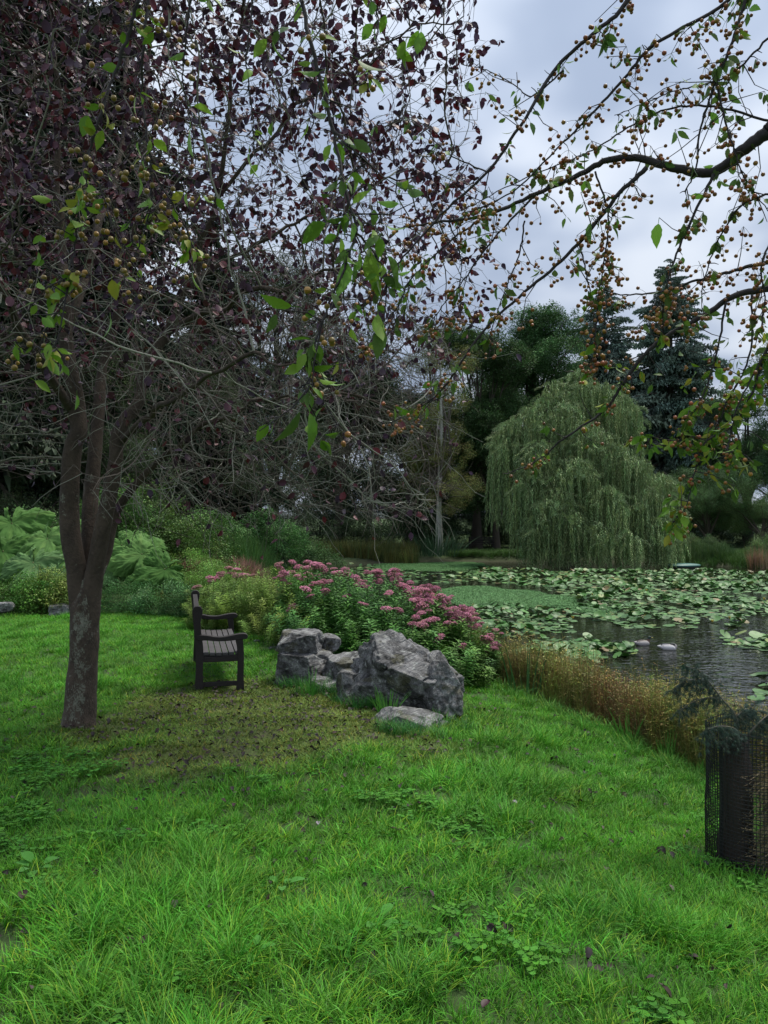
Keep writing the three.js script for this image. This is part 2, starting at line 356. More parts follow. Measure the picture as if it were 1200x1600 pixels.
// ---------------------------------------------------------------- purple plum tree
const barkMap = texture(512, (u, v) => {
  const g = tiled(u, v, 6, 1, 5), f = tiled(u, v, 40, 4, 3), l = 0.75 * tiled(u, v, 14, 17, 5) + 0.7 * tiled(u, v, 70, 23, 2) + 0.5 * tiled(u, v, 4, 31, 2), k = 0.95 + 1.1 * g + 0.8 * f;
  const face = Math.exp(-Math.pow((u - 0.88) / 0.13, 2)) * smooth(-0.35, 0.15, tiled(u, v, 5, 44, 3)), t = smooth(0.12 - 0.31 * face, 0.34 - 0.27 * face, l) * 0.85;
  return [mix(0.066 * k, 0.17 + 0.2 * f, t), mix(0.048 * k, 0.175 + 0.2 * f, t), mix(0.035 * k, 0.135 + 0.15 * f, t)];
}, true);
const barkBump = texture(512, (u, v) => { const k = 0.5 + 0.6 * tiled(u, v, 10, 1, 5) + 0.3 * tiled(u, v, 50, 4, 2); return [k, k, k]; });
const barkMat = mat([1, 1, 1], 0.95, { map: barkMap, bumpMap: barkBump, bumpScale: 0.02 });
barkMap.repeat.set(0.94, 0.9); barkBump.repeat.set(1.6, 1.2);
{
  reseed(21);
  const D = 7, base = groundAt(124, 1132), bd = -base.z;
  const tree = thing('purple_plum_tree', 'purple-leaved plum tree with lichened forked trunk and tangled bare twigs beside the bench', 'tree', base);
  const S = (px, py, dd = 0) => at(px, py, bd + dd);
  const trunk = [S(122, 1150), S(124, 1118), S(128, 1060), S(132, 1000), S(133, 960), S(134, 930), S(136, 905)];
  const stems = [
    [[S(127, 1000), S(121, 900), S(111, 840), S(109, 770), S(113, 690), S(112, 600), S(104, 500), S(96, 380, 0.2), S(86, 220, 0.3), S(80, 60, 0.3), S(76, -110, 0.2)], [0.08, 0.088, 0.085, 0.08, 0.075, 0.066, 0.052, 0.036, 0.024, 0.016, 0.01]],
    [[S(138, 1000, -0.02), S(146, 905, -0.02), S(156, 850, -0.05), S(172, 770, -0.1), S(188, 690, -0.1), S(218, 610, 0), S(262, 520, 0.1), S(305, 430, 0.1), S(338, 320, 0), S(352, 190, -0.1), S(372, 40, -0.2), S(392, -100, -0.2)], [0.075, 0.08, 0.072, 0.064, 0.056, 0.047, 0.036, 0.028, 0.022, 0.016, 0.012, 0.008]],
    [[S(136, 960, 0.1), S(139, 860, 0.2), S(142, 780, 0.35), S(150, 690, 0.5), S(160, 590, 0.7), S(185, 470, 0.9), S(215, 330, 1), S(228, 160, 1.2), S(236, -20, 1.3)], [0.07, 0.075, 0.07, 0.06, 0.048, 0.034, 0.024, 0.016, 0.01]],
    [[S(150, 905, 0.06), S(165, 860, 0.15), S(182, 800, 0.2), S(226, 742, 0.15), S(286, 690, 0), S(360, 650, -0.2), S(438, 620, -0.4), S(520, 610, -0.5)], [0.055, 0.055, 0.042, 0.03, 0.022, 0.016, 0.011, 0.006]],
    [[S(112, 640), S(60, 560, -0.5), S(10, 470, -1), S(-80, 360, -1.3), S(-190, 240, -1.4)], [0.04, 0.036, 0.03, 0.022, 0.012]],
    [[S(190, 690, -0.1), S(240, 640, -0.7), S(300, 600, -1.3), S(380, 560, -1.8), S(470, 560, -2)], [0.03, 0.024, 0.017, 0.012, 0.006]],
    [[S(105, 520), S(150, 380, 0.7), S(180, 260, 1.5), S(200, 100, 2), S(215, -60, 2.2)], [0.04, 0.036, 0.03, 0.02, 0.012]],
    [[S(300, 440, 0.1), S(400, 380, 0.3), S(500, 330, 0.4), S(600, 290, 0.3), S(680, 270, 0.1)], [0.02, 0.016, 0.012, 0.009, 0.005]],
    [[S(262, 520, 0.1), S(350, 470, -0.5), S(440, 440, -0.9), S(540, 430, -1.1)], [0.03, 0.024, 0.017, 0.008]],
    [[S(340, 310, 0), S(430, 200, 0), S(530, 110, 0.2), S(640, 50, 0.4), S(720, 20, 0.5)], [0.018, 0.015, 0.011, 0.008, 0.005]],
  ];
  const b = new Builder();
  const tp = curve(trunk, 40), tr = tp.map((p, i) => { const t = i / 40; return mix(0.124, 0.118, t) + 0.075 * Math.exp(-t * 11) - 0.05 * smooth(0.72, 1, t); });
  b.tube(tp, tr, 26, undefined, 0.13);
  const nodes = [], par = [], rad = [];
  stems.forEach(([pts, r], si) => {
    const n = (pts.length - 1) * 6, cp = curve(pts, n), cr = cp.map((_, i) => { const t = i / 6, k = Math.min(r.length - 2, Math.floor(t)); return mix(r[k], r[k + 1], t - k); });
    for (const [i, p] of cp.entries()) if (i > (si < 4 ? 22 : 4)) { p.x += 0.08 * noise(i * 0.3, si * 9.3 + 0.5); p.y += 0.1 * noise(i * 0.42, si * 4.7, 9.5) + 0.04 * noise(i * 0.3, si * 9.3, 2.5); p.z += 0.08 * noise(i * 0.3, si * 9.3, 5.5); }
    b.tube(cp, cr, si < 4 ? 16 : 9, undefined, 0.12);
    cp.forEach((p, i) => { if (p.y > 1.9) { nodes.push(p.clone()); par.push(-1); rad.push(cr[i]); } });
  });
  const trunkPart = part(tree, 'trunk', b.build(), barkMat);
  // crown: branches grow towards points spread through its volume
  const aims = [], C = V(base.x + 0.15, 4.9, base.z);
  while (aims.length < 6200) {
    const u = unit().multiplyScalar(Math.pow(rnd(), 0.42)), p = V(C.x + u.x * 3.55, C.y + u.y * 3.6, C.z + u.z * 3.0);
    const out = Math.hypot(u.x, u.z);
    if (p.y < 2.2 - 0.75 * out * smooth(-0.4, 0.8, u.x) + 0.5 * (1 - out)) continue;
    if (p.z > -2.7) continue;
    const e = at(740, 100, -p.z).x + 0.1; if (p.x > e) continue;
    aims.push(p);
  }
  for (let k = 0; k < 1700; k++) aims.push(V(rr(-2.2, 0.5), rr(1.6, 3.3), -rr(5.4, 8)));
  for (let k = 0; k < 420; k++) aims.push(V(rr(-4.6, -3), rr(2.0, 3), -rr(5.2, 8)));
  const near = new Int32Array(aims.length).fill(-1), nd = new Float32Array(aims.length).fill(1e9); let from = 0;
  const alive = new Uint8Array(aims.length).fill(1), STEP = 0.13, KILL = 0.15;
  const kids = [];
  for (let it = 0; it < 90 && nodes.length < 26000; it++) {
    for (let k = 0; k < aims.length; k++) if (alive[k]) {
      for (let n = from; n < nodes.length; n++) { const q = nodes[n], dx = aims[k].x - q.x, dy = aims[k].y - q.y, dz = aims[k].z - q.z, d2 = dx * dx + dy * dy + dz * dz; if (d2 < nd[k]) { nd[k] = d2; near[k] = n; } }
      if (nd[k] < KILL * KILL) alive[k] = 0;
    }
    from = nodes.length;
    const pull = new Map();
    for (let k = 0; k < aims.length; k++) if (alive[k] && nd[k] < 2.2) { const n = near[k]; if (!pull.has(n)) pull.set(n, V()); pull.get(n).add(aims[k].clone().sub(nodes[n]).normalize()); }
    if (!pull.size) break;
    for (const [n, d] of pull) {
      d.normalize().addScaledVector(unit(), 0.33);
      if (par[n] >= 0) d.addScaledVector(nodes[n].clone().sub(nodes[par[n]]).normalize(), 0.45);
      const q = nodes[n].clone().addScaledVector(d.normalize(), STEP);
      if ((kids[n] = (kids[n] ?? 0) + 1) > 3) continue;
      nodes.push(q); par.push(n); rad.push(0);
    }
  }
  // thickness from the tips down
  const N = nodes.length, acc = new Float64Array(N), child = new Int32Array(N).fill(-1), seeds = [];
  for (let n = N - 1; n >= 0; n--) {
    if (rad[n]) continue;
    const r = Math.max(0.0028, Math.pow(acc[n], 1 / 2.35)); rad[n] = Math.min(r, 0.028);
    const p = par[n]; acc[p] += Math.pow(r, 2.35);
    if (child[p] < 0 || rad[child[p]] < rad[n]) child[p] = n;
  }
  const limbs = new Builder(), twigs = new Builder();
  const twigTone = () => { const l = rnd(), k = rr(0.75, 1.25); return l < 0.45 ? { r: 0.25 * k, g: 0.25 * k, b: 0.2 * k } : { r: 0.12 * k, g: 0.098 * k, b: 0.08 * k }; };
  for (let n = 0; n < N; n++) {
    const p = par[n]; if (p < 0 || (child[p] === n && par[p] >= 0)) continue;
    const pts = [nodes[p]], rs = [Math.min(rad[p], rad[n] * 1.15)];
    for (let q = n; q >= 0; q = child[q]) { pts.push(nodes[q]); rs.push(rad[q]); }
    rs[rs.length - 1] *= 0.5;
    (rad[n] > 0.009 ? limbs : twigs).tube(pts, rs, rad[n] > 0.012 ? 6 : rad[n] > 0.006 ? 5 : 3, rad[n] > 0.009 ? undefined : twigTone());
    if (rs.length > 2 || rnd() < 0.5) seeds.push(n);
  }
  part(trunkPart, 'limbs', limbs.build(), barkMat);
  const spots = [];
  const keep = (p) => smooth(2.3, 4.0, p.y + 0.45 * smooth(-3.2, -5, p.x) + 0.35 * noise(p.x * 1.3, p.y * 1.3, p.z * 1.3));
  for (let n = 0; n < N; n++) {
    if (par[n] < 0 || rad[n] > 0.013) continue;
    if (rnd() < (nodes[n].y < 3.2 ? 0.85 : 0.62)) {
      const q = nodes[n], d = q.clone().sub(nodes[par[n]]).normalize().multiplyScalar(0.5).addScaledVector(unit(), 0.9).add(V(q.x > -1.5 ? 0.2 : 0, q.y < 3 ? -0.22 : 0.12, 0)).normalize();
      const pts = [q.clone()], len = rr(0.05, 0.13), m = 3 + Math.floor(rnd() * 3); let c = q.clone();
      for (let k = 0; k < m; k++) { d.addScaledVector(unit(), 0.35).normalize(); c = c.clone().addScaledVector(d, len); if (c.z > -2.6) break; pts.push(c); }
      if (pts.length > 1) twigs.tube(pts, pts.map((_, i) => mix(0.0026, 0.0011, i / pts.length)), 3, twigTone());
      const few = keep(q);
      pts.forEach((p, i) => { const dense = smooth(-0.22, 0.12, noise(p.x * 2.1 + 7, p.y * 2.1, p.z * 2.1)); if (i && rnd() < 0.075 + 0.95 * few * dense) { spots.push(p); for (let j = 0; j < 2; j++) if (rnd() < 0.6 * few * dense) spots.push(p.clone().addScaledVector(unit(), 0.025)); } });
    }
    if (rnd() < 0.25 * keep(nodes[n])) spots.push(nodes[n]);
  }
  // long drooping bare twigs on the pond side
  for (let n = 0; n < N; n++) {
    const q = nodes[n]; if (par[n] < 0 || q.x < -2.3 || q.y > 3.6 || q.y < 1.7 || rad[n] > 0.02 || rnd() > 0.3) continue;
    const d = V(rr(-0.3, 1), rr(-0.5, 0.35), rr(-0.7, 0.7)).normalize(), pts = [q.clone()], c = q.clone(), len = rr(0.05, 0.12), tone = twigTone(), m = 5 + Math.floor(rnd() * 4);
    for (let k = 0; k < m; k++) { d.add(V(0.03, -0.13, 0)).addScaledVector(unit(), 0.28).normalize(); c.addScaledVector(d, len); if (c.x > 0.55 || c.y < 1.4) break; pts.push(c.clone()); if (rnd() < 0.045) spots.push(c.clone()); }
    if (pts.length > 2) twigs.tube(pts, pts.map((_, i) => mix(0.0034, 0.0013, i / pts.length)), 3, tone);
  }
  part(tree, 'twigs', twigs.build(), mat([1, 1, 1], 0.9, { vertexColors: true }), 'stuff');
  const lg = (() => { const l = new Builder(); l.tube([V(0, 0, 0), V(0, 0.012, 0)], [0.0008, 0.0007], 3); l.leaf(V(0, 0.012, 0), UP, V(0, 0, 1), 0.07, 0.042, undefined, 4, 0.22, 0.28); return l.build(); })();
  const tones = [[0.045, 0.014, 0.034], [0.075, 0.016, 0.034], [0.04, 0.018, 0.04], [0.13, 0.016, 0.026], [0.07, 0.03, 0.06], [0.09, 0.022, 0.04]];
  const leaves = spots.map((p) => {
    const d = unit().multiplyScalar(0.75).add(V(0, -0.65, 0)).normalize();
    return { m: aim(p.clone(), d, rr(0.7, 1.25)), tone: Math.floor(rnd() * tones.length), p };
  });
  const eye = V(0, EYE, 0), inView = (p) => -p.z > 1 && Math.abs(p.x / p.z) < 0.487 && Math.abs((p.y - EYE) / p.z) < 0.649;
  leaves.sort((a, c) => (inView(c.p) - inView(a.p)) || a.p.distanceTo(eye) - c.p.distanceTo(eye));
  const leafMats = tones.map((t) => leafMat(t, 0.25, 0.55, { specularIntensity: 0.8 }));
  leaves.slice(0, 300).forEach((l) => { const m = localPart(tree, 'leaf', lg, leafMats[l.tone]); l.m.clone().setPosition(l.p.clone().sub(base)).decompose(m.position, m.quaternion, m.scale); });
  copies(tree, 'foliage', lg, leafMat([1, 1, 1], 0.25, 0.55, { specularIntensity: 0.8 }), leaves.slice(300).map((l) => ({ m: l.m, c: tint(tones[l.tone], 0.2, 0.1) })));
  console.log('plum', N, 'nodes', leaves.length, 'leaves', twigs.i.length / 3, limbs.i.length / 3);
}
// ---------------------------------------------------------------- bench
const woodMap = texture(256, (u, v) => { const g = tiled(u * 1, v, 4, 3, 4), f = tiled(u, v, 32, 8, 3); const k = 0.8 + 0.6 * g + 0.5 * f; return [k, k, k]; }, true);
const woodBump = texture(256, (u, v) => { const k = 0.5 + 0.5 * tiled(u, v, 24, 8, 3); return [k, k, k]; });
{
  reseed(31);
  const dark = mat([0.02, 0.014, 0.013], 0.7, { map: woodMap, bumpMap: woodBump, bumpScale: 0.004 }), worn = mat([0.08, 0.072, 0.074], 0.6, { map: woodMap, bumpMap: woodBump, bumpScale: 0.004 });
  const p0 = groundAt(345, 1079), L = 1.72;
  const bench = thing('garden_bench', 'dark weathered wooden garden bench seen from its end, facing the pond', 'bench', V(p0.x, p0.y - 0.01, p0.z));
  bench.rotation.y = Math.atan2(0.245, 0.97);                               // local x: the way the sitter looks; local -z: away along the bench
  const ext = (pts, w, bevel = 0.006) => { const s = new THREE.Shape(); pts.forEach(([x, y], i) => i ? s.lineTo(x, y) : s.moveTo(x, y)); return new THREE.ExtrudeGeometry(s, { depth: w - 2 * bevel, bevelThickness: bevel, bevelSize: bevel, bevelSegments: 2, curveSegments: 6, steps: 1 }).translate(0, 0, bevel); };
  const splined = (pts, n = 60) => new THREE.CatmullRomCurve3(pts.map(([x, y]) => V(x, y, 0)), true).getPoints(n).map((p) => [p.x, p.y]);
  const post = splined([[-0.245, -0.03], [-0.195, -0.03], [-0.19, 0.2], [-0.185, 0.45], [-0.205, 0.62], [-0.212, 0.74], [-0.198, 0.80], [-0.192, 0.85], [-0.208, 0.888], [-0.24, 0.898], [-0.272, 0.885], [-0.286, 0.85], [-0.283, 0.80], [-0.272, 0.7], [-0.258, 0.55], [-0.248, 0.3]], 70);
  const arm = splined([[-0.24, 0.555], [-0.235, 0.59], [-0.16, 0.592], [-0.06, 0.572], [0.03, 0.568], [0.11, 0.58], [0.2, 0.594], [0.262, 0.59], [0.278, 0.572], [0.268, 0.55], [0.2, 0.545], [0.08, 0.535], [-0.04, 0.535], [-0.15, 0.548]], 60);
  const leg = splined([[0.175, -0.03], [0.228, -0.03], [0.232, 0.15], [0.236, 0.33], [0.232, 0.45], [0.218, 0.548], [0.165, 0.548], [0.176, 0.45], [0.182, 0.3], [0.178, 0.12]], 50);
  for (const z of [0, -L]) {                                                // two end frames
    localPart(bench, 'back_post', ext(post, 0.06).translate(0, 0, z - 0.06), dark);
    localPart(bench, 'leg', ext(leg, 0.06).translate(0, 0, z - 0.06), dark);
    localPart(bench, 'armrest', ext(arm, 0.075).translate(0, 0, z - 0.067), dark);
    localPart(bench, 'seat_rail', ext([[-0.2, 0.315], [0.185, 0.315], [0.185, 0.375], [0.08, 0.365], [-0.05, 0.358], [-0.2, 0.372]], 0.045).translate(0, 0, z - 0.053), dark);
    localPart(bench, 'stretcher', ext([[-0.2, 0.055], [0.18, 0.055], [0.18, 0.092], [-0.2, 0.092]], 0.035).translate(0, 0, z - 0.048), dark);
  }
  localPart(bench, 'front_rail', ext([[0.186, 0.3], [0.214, 0.3], [0.214, 0.362], [0.186, 0.362]], L - 0.14, 0.004).translate(0, 0, -L + 0.07), dark);
  localPart(bench, 'rear_rail', ext([[-0.232, 0.3], [-0.206, 0.3], [-0.206, 0.36], [-0.232, 0.36]], L - 0.14, 0.004).translate(0, 0, -L + 0.07), dark);
  for (let k = 0; k < 6; k++) {                                             // seat slats
    const x = -0.15 + k * 0.066, y = 0.372 + 0.35 * (x - 0.02) * (x - 0.02) + 0.004;
    localPart(bench, 'slat', ext([[x - 0.024, y], [x + 0.024, y], [x + 0.024, y + 0.022], [x - 0.024, y + 0.022]], L - 0.03, 0.004).translate(0, 0, -L + 0.015), worn);
  }
  // back: lower rail, crest rail, upright splats between
  localPart(bench, 'back_rail', ext([[-0.236, 0.44], [-0.206, 0.44], [-0.208, 0.5], [-0.238, 0.5]], L - 0.122, 0.004).translate(0, 0, -L + 0.061), dark);
  localPart(bench, 'crest_rail', ext([[-0.262, 0.76], [-0.226, 0.76], [-0.226, 0.855], [-0.262, 0.855]], L - 0.122, 0.008).translate(0, 0, -L + 0.061), dark);
  for (let k = 0; k < 13; k++) {
    const z = -0.13 - k * (L - 0.26) / 12;
    localPart(bench, 'back_slat', ext([[-0.23, 0.502], [-0.215, 0.502], [-0.238, 0.758], [-0.252, 0.758]], 0.06, 0.003).translate(0, 0, z - 0.03), worn);
  }
}

// ---------------------------------------------------------------- boulders and stones
function rockShape(size, planes, seed, detail = 40, rough = 1) {            // size: half widths; planes: [nx, ny, nz, reach] cuts of the unit ball
  let g = new THREE.IcosahedronGeometry(1, detail); g.deleteAttribute('uv'); g.deleteAttribute('normal'); g = mergeVertices(g, 1e-4);
  const P = g.attributes.position, C = [], cuts = planes.map(([x, y, z, r]) => { const n = V(x, y, z).normalize(); return [n, r]; });
  for (let k = 0; k < P.count; k++) {
    const v = V().fromBufferAttribute(P, k).normalize(); let r = 1.15;
    for (const [n, reach] of cuts) { const c = v.dot(n); if (c > 0.02) r = Math.min(r, reach / c); }
    const q = v.clone().multiplyScalar(r), a = q.clone().multiply(V(...size));
    const f = fbm(a.x * 3.5 + seed, a.y * 4.5, a.z * 3.5, 5), ridge = 1 - Math.abs(noise(a.x * 5 + seed * 3, a.y * 11, a.z * 5)) * 2, fine = fbm(a.x * 16, a.y * 16 + seed, a.z * 16, 3);
    const crack = smooth(0.86, 0.99, 1 - Math.abs(noise(a.x * 2.2 + seed * 1.7, a.y * 3.6, a.z * 2.2)));
    q.multiplyScalar(1 + rough * (0.1 * f + 0.045 * ridge + 0.06 * fine - 0.11 * crack));
    a.copy(q).multiply(V(...size)); P.setXYZ(k, a.x, a.y, a.z);
    const tone = 0.17 + 0.3 * fbm(a.x * 6 + seed, a.y * 6, a.z * 6, 4) + 0.09 * fine, li = fbm(a.x * 11 + 40 + seed, a.y * 11, a.z * 11, 3), li2 = noise(a.x * 26, a.y * 26, a.z * 26 + seed), moss = fbm(a.x * 5 + 80, a.y * 5, a.z * 5 + seed, 4);
    let c = [tone * 0.98, tone * 0.97, tone];
    const w = Math.max(0.65 * smooth(0.1, 0.28, li), smooth(0.44, 0.5, li2) * 0.85); c = [mix(c[0], 0.36, w), mix(c[1], 0.37, w), mix(c[2], 0.36, w)];
    const dk = smooth(0.1, 0.24, fbm(a.x * 8 + 9, a.y * 8, a.z * 8 + 3 * seed, 4)); c = c.map((x) => mix(x, 0.045, dk * 0.9));
    const ms = smooth(0.14, 0.26, moss) * 0.6; c = [mix(c[0], 0.09, ms), mix(c[1], 0.085, ms), mix(c[2], 0.04, ms)];
    C.push(...c);
  }
  g.setAttribute('color', new THREE.Float32BufferAttribute(C, 3));
  const uv = []; for (let k = 0; k < P.count; k++) uv.push(P.getX(k) + P.getZ(k), P.getY(k) + 0.3 * P.getZ(k)); g.setAttribute('uv', new THREE.Float32BufferAttribute(uv, 2));
  g.computeVertexNormals(); return g;
}
const rockBump = texture(512, (u, v) => { const k = 0.5 + 0.55 * tiled(u, v, 14, 6, 5) + 0.2 * tiled(u, v, 90, 2, 2); return [k, k, k]; });
const rockMap = texture(512, (u, v) => { const a = tiled(u, v, 16, 61, 5), s = tiled(u, v, 48, 66, 3), w = smooth(0.2, 0.28, tiled(u, v, 26, 71, 2)), p = smooth(0.12, 0.3, -tiled(u, v, 34, 77, 3)); let k = 0.62 + 0.75 * a + 0.7 * s; k = mix(k, 1.0, w * 0.85) * (1 - 0.6 * p); return [k, k, k * 0.98]; }, true);
const rockMat = mat([1.5, 1.5, 1.5], 0.9, { vertexColors: true, map: rockMap, bumpMap: rockBump, bumpScale: 0.06 }); rockBump.repeat.set(2.5, 2.5); rockMap.repeat.set(1.5, 1.5);
{
  const rock = (name, label, px, py, d, size, planes, turn, seed, detail, tilt = [0, 0]) => {
    const c = at(px, py, d), g = rockShape(size, planes, seed, detail).rotateX(tilt[0]).rotateZ(tilt[1]).rotateY(turn).translate(c.x, c.y, c.z);
    return single(name, g, rockMat, label, 'rock', null, null, V(c.x, ground(c.x, d), c.z));
  };
  rock('boulder', 'large pale grey lichen-spotted limestone boulder with slanting top, biggest of the group', 632, 1064, 7.95, [0.56, 0.45, 0.42], [[0.1, 1, 0.5, 0.62], [0.62, 1, 0, 0.72], [-0.45, -0.45, 1, 0.56], [0.9, 0.1, 0.55, 0.8], [-1, 0.25, 0.25, 0.74], [0.35, -0.7, 1, 0.66], [0, 0, -1, 0.8]], 0.12, 3.1, 60, [0.05, -0.14]);
  rock('boulder', 'rough grey rock shoulder against the right flank of the largest boulder', 690, 1080, 7.9, [0.22, 0.34, 0.3], [[0.8, 0.8, 0.3, 0.75], [1, 0, 0.4, 0.8], [0, 0.3, 1, 0.8]], 0.3, 9.7, 34);
  rock('boulder', 'dark blocky rock at the left end of the group, under the flat cap rock', 474, 1045, 8.75, [0.34, 0.24, 0.3], [[0.1, 1, 0.1, 0.78], [-1, 0.1, 0.2, 0.85], [-0.2, 0, 1, 0.72], [0.9, 0.3, 0.6, 0.8]], -0.1, 5.3, 40);
  rock('boulder', 'flat-topped cap rock lying on the dark block at the left end', 469, 1002, 8.8, [0.26, 0.145, 0.23], [[0, 1, 0.05, 0.76], [-1, 0.2, 0, 0.85], [0, -0.2, 1, 0.74], [1, 0, 0.3, 0.82], [-0.5, 0.6, 0.6, 0.84]], 0.1, 7.9, 36);
  rock('boulder', 'small pale rock peeking out behind the flat cap rock', 515, 1004, 9.05, [0.12, 0.1, 0.12], [[0.2, 1, 0.2, 0.75], [0, 0, 1, 0.75]], 0.4, 1.3, 22);
  rock('boulder', 'dark middle rock in the gap between the cap rock and the largest boulder', 543, 1048, 8.55, [0.23, 0.2, 0.22], [[-0.1, 1, 0.3, 0.76], [0, 0, 1, 0.75], [-0.8, 0, 0.6, 0.8]], 0.2, 2.2, 32);
  rock('boulder', 'low dark rock in front of the left block, half sunk in turf', 502, 1074, 8.35, [0.2, 0.13, 0.15], [[0.25, 1, 0.3, 0.6], [-0.5, 0.1, 1, 0.62], [0.8, 0.3, 0.6, 0.7], [-1, 0.4, 0.2, 0.7]], -0.3, 6.6, 26);
  rock('boulder', 'dark spotted rock face below the left edge of the largest boulder', 560, 1078, 8.0, [0.22, 0.24, 0.18], [[-0.5, 0.5, 1, 0.7], [0, 1, 0, 0.78], [-1, 0, 0.3, 0.8]], 0.3, 8.2, 32);
  rock('boulder', 'low pale wedge of rock in front of the largest boulder', 642, 1132, 7.3, [0.32, 0.16, 0.2], [[0.2, 1, 0.3, 0.52], [-0.6, 0.1, 1, 0.6], [0.8, 0.5, 0.5, 0.72], [-0.9, 0.5, 0.3, 0.74]], 0.15, 4.4, 38, [0, -0.1]);
  rock('stone', 'squared grey stone at the lawn edge behind the plum trunk', 95, 953, 14.6, [0.22, 0.13, 0.18], [[0, 1, 0, 0.75], [-1, 0, 0, 0.8], [0, 0, 1, 0.75]], 0, 2.7, 20);
  rock('stone', 'pale stone at the lawn edge below the giant leaves, left border', 6, 948, 14.4, [0.16, 0.1, 0.14], [[0, 1, 0, 0.75], [0, 0, 1, 0.75]], 0.5, 5.7, 16);
  for (const [px, py, s, label] of [[401, 1004, 0.05, 'small flat pale stone on the turf beyond the bench front'], [425, 1015, 0.06, 'grey flat stone in the turf beside the cap rock'], [382, 1084, 0.022, 'tiny pale pebble on the turf in front of the bench leg']]) {
    const q = groundAt(px, py);
    rock('stone', label, px, py - 2, -q.z, [s, s * 0.5, s * 0.8], [[0, 1, 0, 0.75]], rr(0, 3), s * 90, 10);
  }
}
console.log('rocks done');
// ---------------------------------------------------------------- flowering clump behind the boulders
const plantMat = leafMat([1, 1, 1], 0.3, 0.6, { vertexColors: true });
function leafyStem(h, n, len, wid, top = 0.2) {                             // upright stem with narrow leaves all round, white: tinted per copy
  const b = new Builder(), pts = [], lean = V(rr(-0.12, 0.12), 0, rr(-0.12, 0.12));
  for (let k = 0; k <= 6; k++) { const t = k / 6; pts.push(V(lean.x * t * t * h + 0.01 * Math.sin(k), t * h, lean.z * t * t * h)); }
  b.tube(pts, pts.map((_, i) => mix(0.004, 0.0018, i / 6)), 4, { r: 0.8, g: 0.7, b: 0.9 });
  for (let k = 0; k < n; k++) {
    const t = top + (1 - top) * Math.pow(k / n, 0.85), a = k * 2.4 + rr(-0.4, 0.4), p = V(lean.x * t * t * h, t * h, lean.z * t * t * h), g = rr(0.75, 1.25);
    const dir = V(Math.cos(a), rr(0.15, 0.9), Math.sin(a)).normalize(), l = len * rr(0.7, 1.15) * mix(1, 0.6, smooth(0.85, 1, t));
    b.leaf(p, dir, UP, l, wid * rr(0.8, 1.2), { r: g, g, b: g }, 3, rr(0.2, 0.5), 0.2);
  }
  return b.build();
}
function umbel(r, n) {                                                      // domed head of tiny florets
  const b = new Builder(), ico = new THREE.OctahedronGeometry(1, 0);
  for (let k = 0; k < n; k++) {
    const a = k * 2.4, q = Math.sqrt((k + 0.5) / n), y = 0.62 * r * Math.sqrt(Math.max(0, 1 - q * q)) + rr(-0.1, 0.1) * r, s = r * rr(0.1, 0.19), g = rr(0.6, 1.35);
    b.add(ico.clone().rotateX(rnd() * 3).rotateY(rnd() * 3).scale(s, s, s).translate(Math.cos(a) * r * q * rr(0.85, 1.15), y, Math.sin(a) * r * q * rr(0.85, 1.15)), { r: g, g: g * rr(0.8, 1.2), b: g * rr(0.85, 1.15) });
    if (k % 4 === 0) b.tube([V(0, -0.8 * r, 0), V(Math.cos(a) * r * q * 0.8, y - s, Math.sin(a) * r * q * 0.8)], [0.0015, 0.001], 3, { r: 0.5, g: 0.8, b: 0.4 });
  }
  return b.build();
}
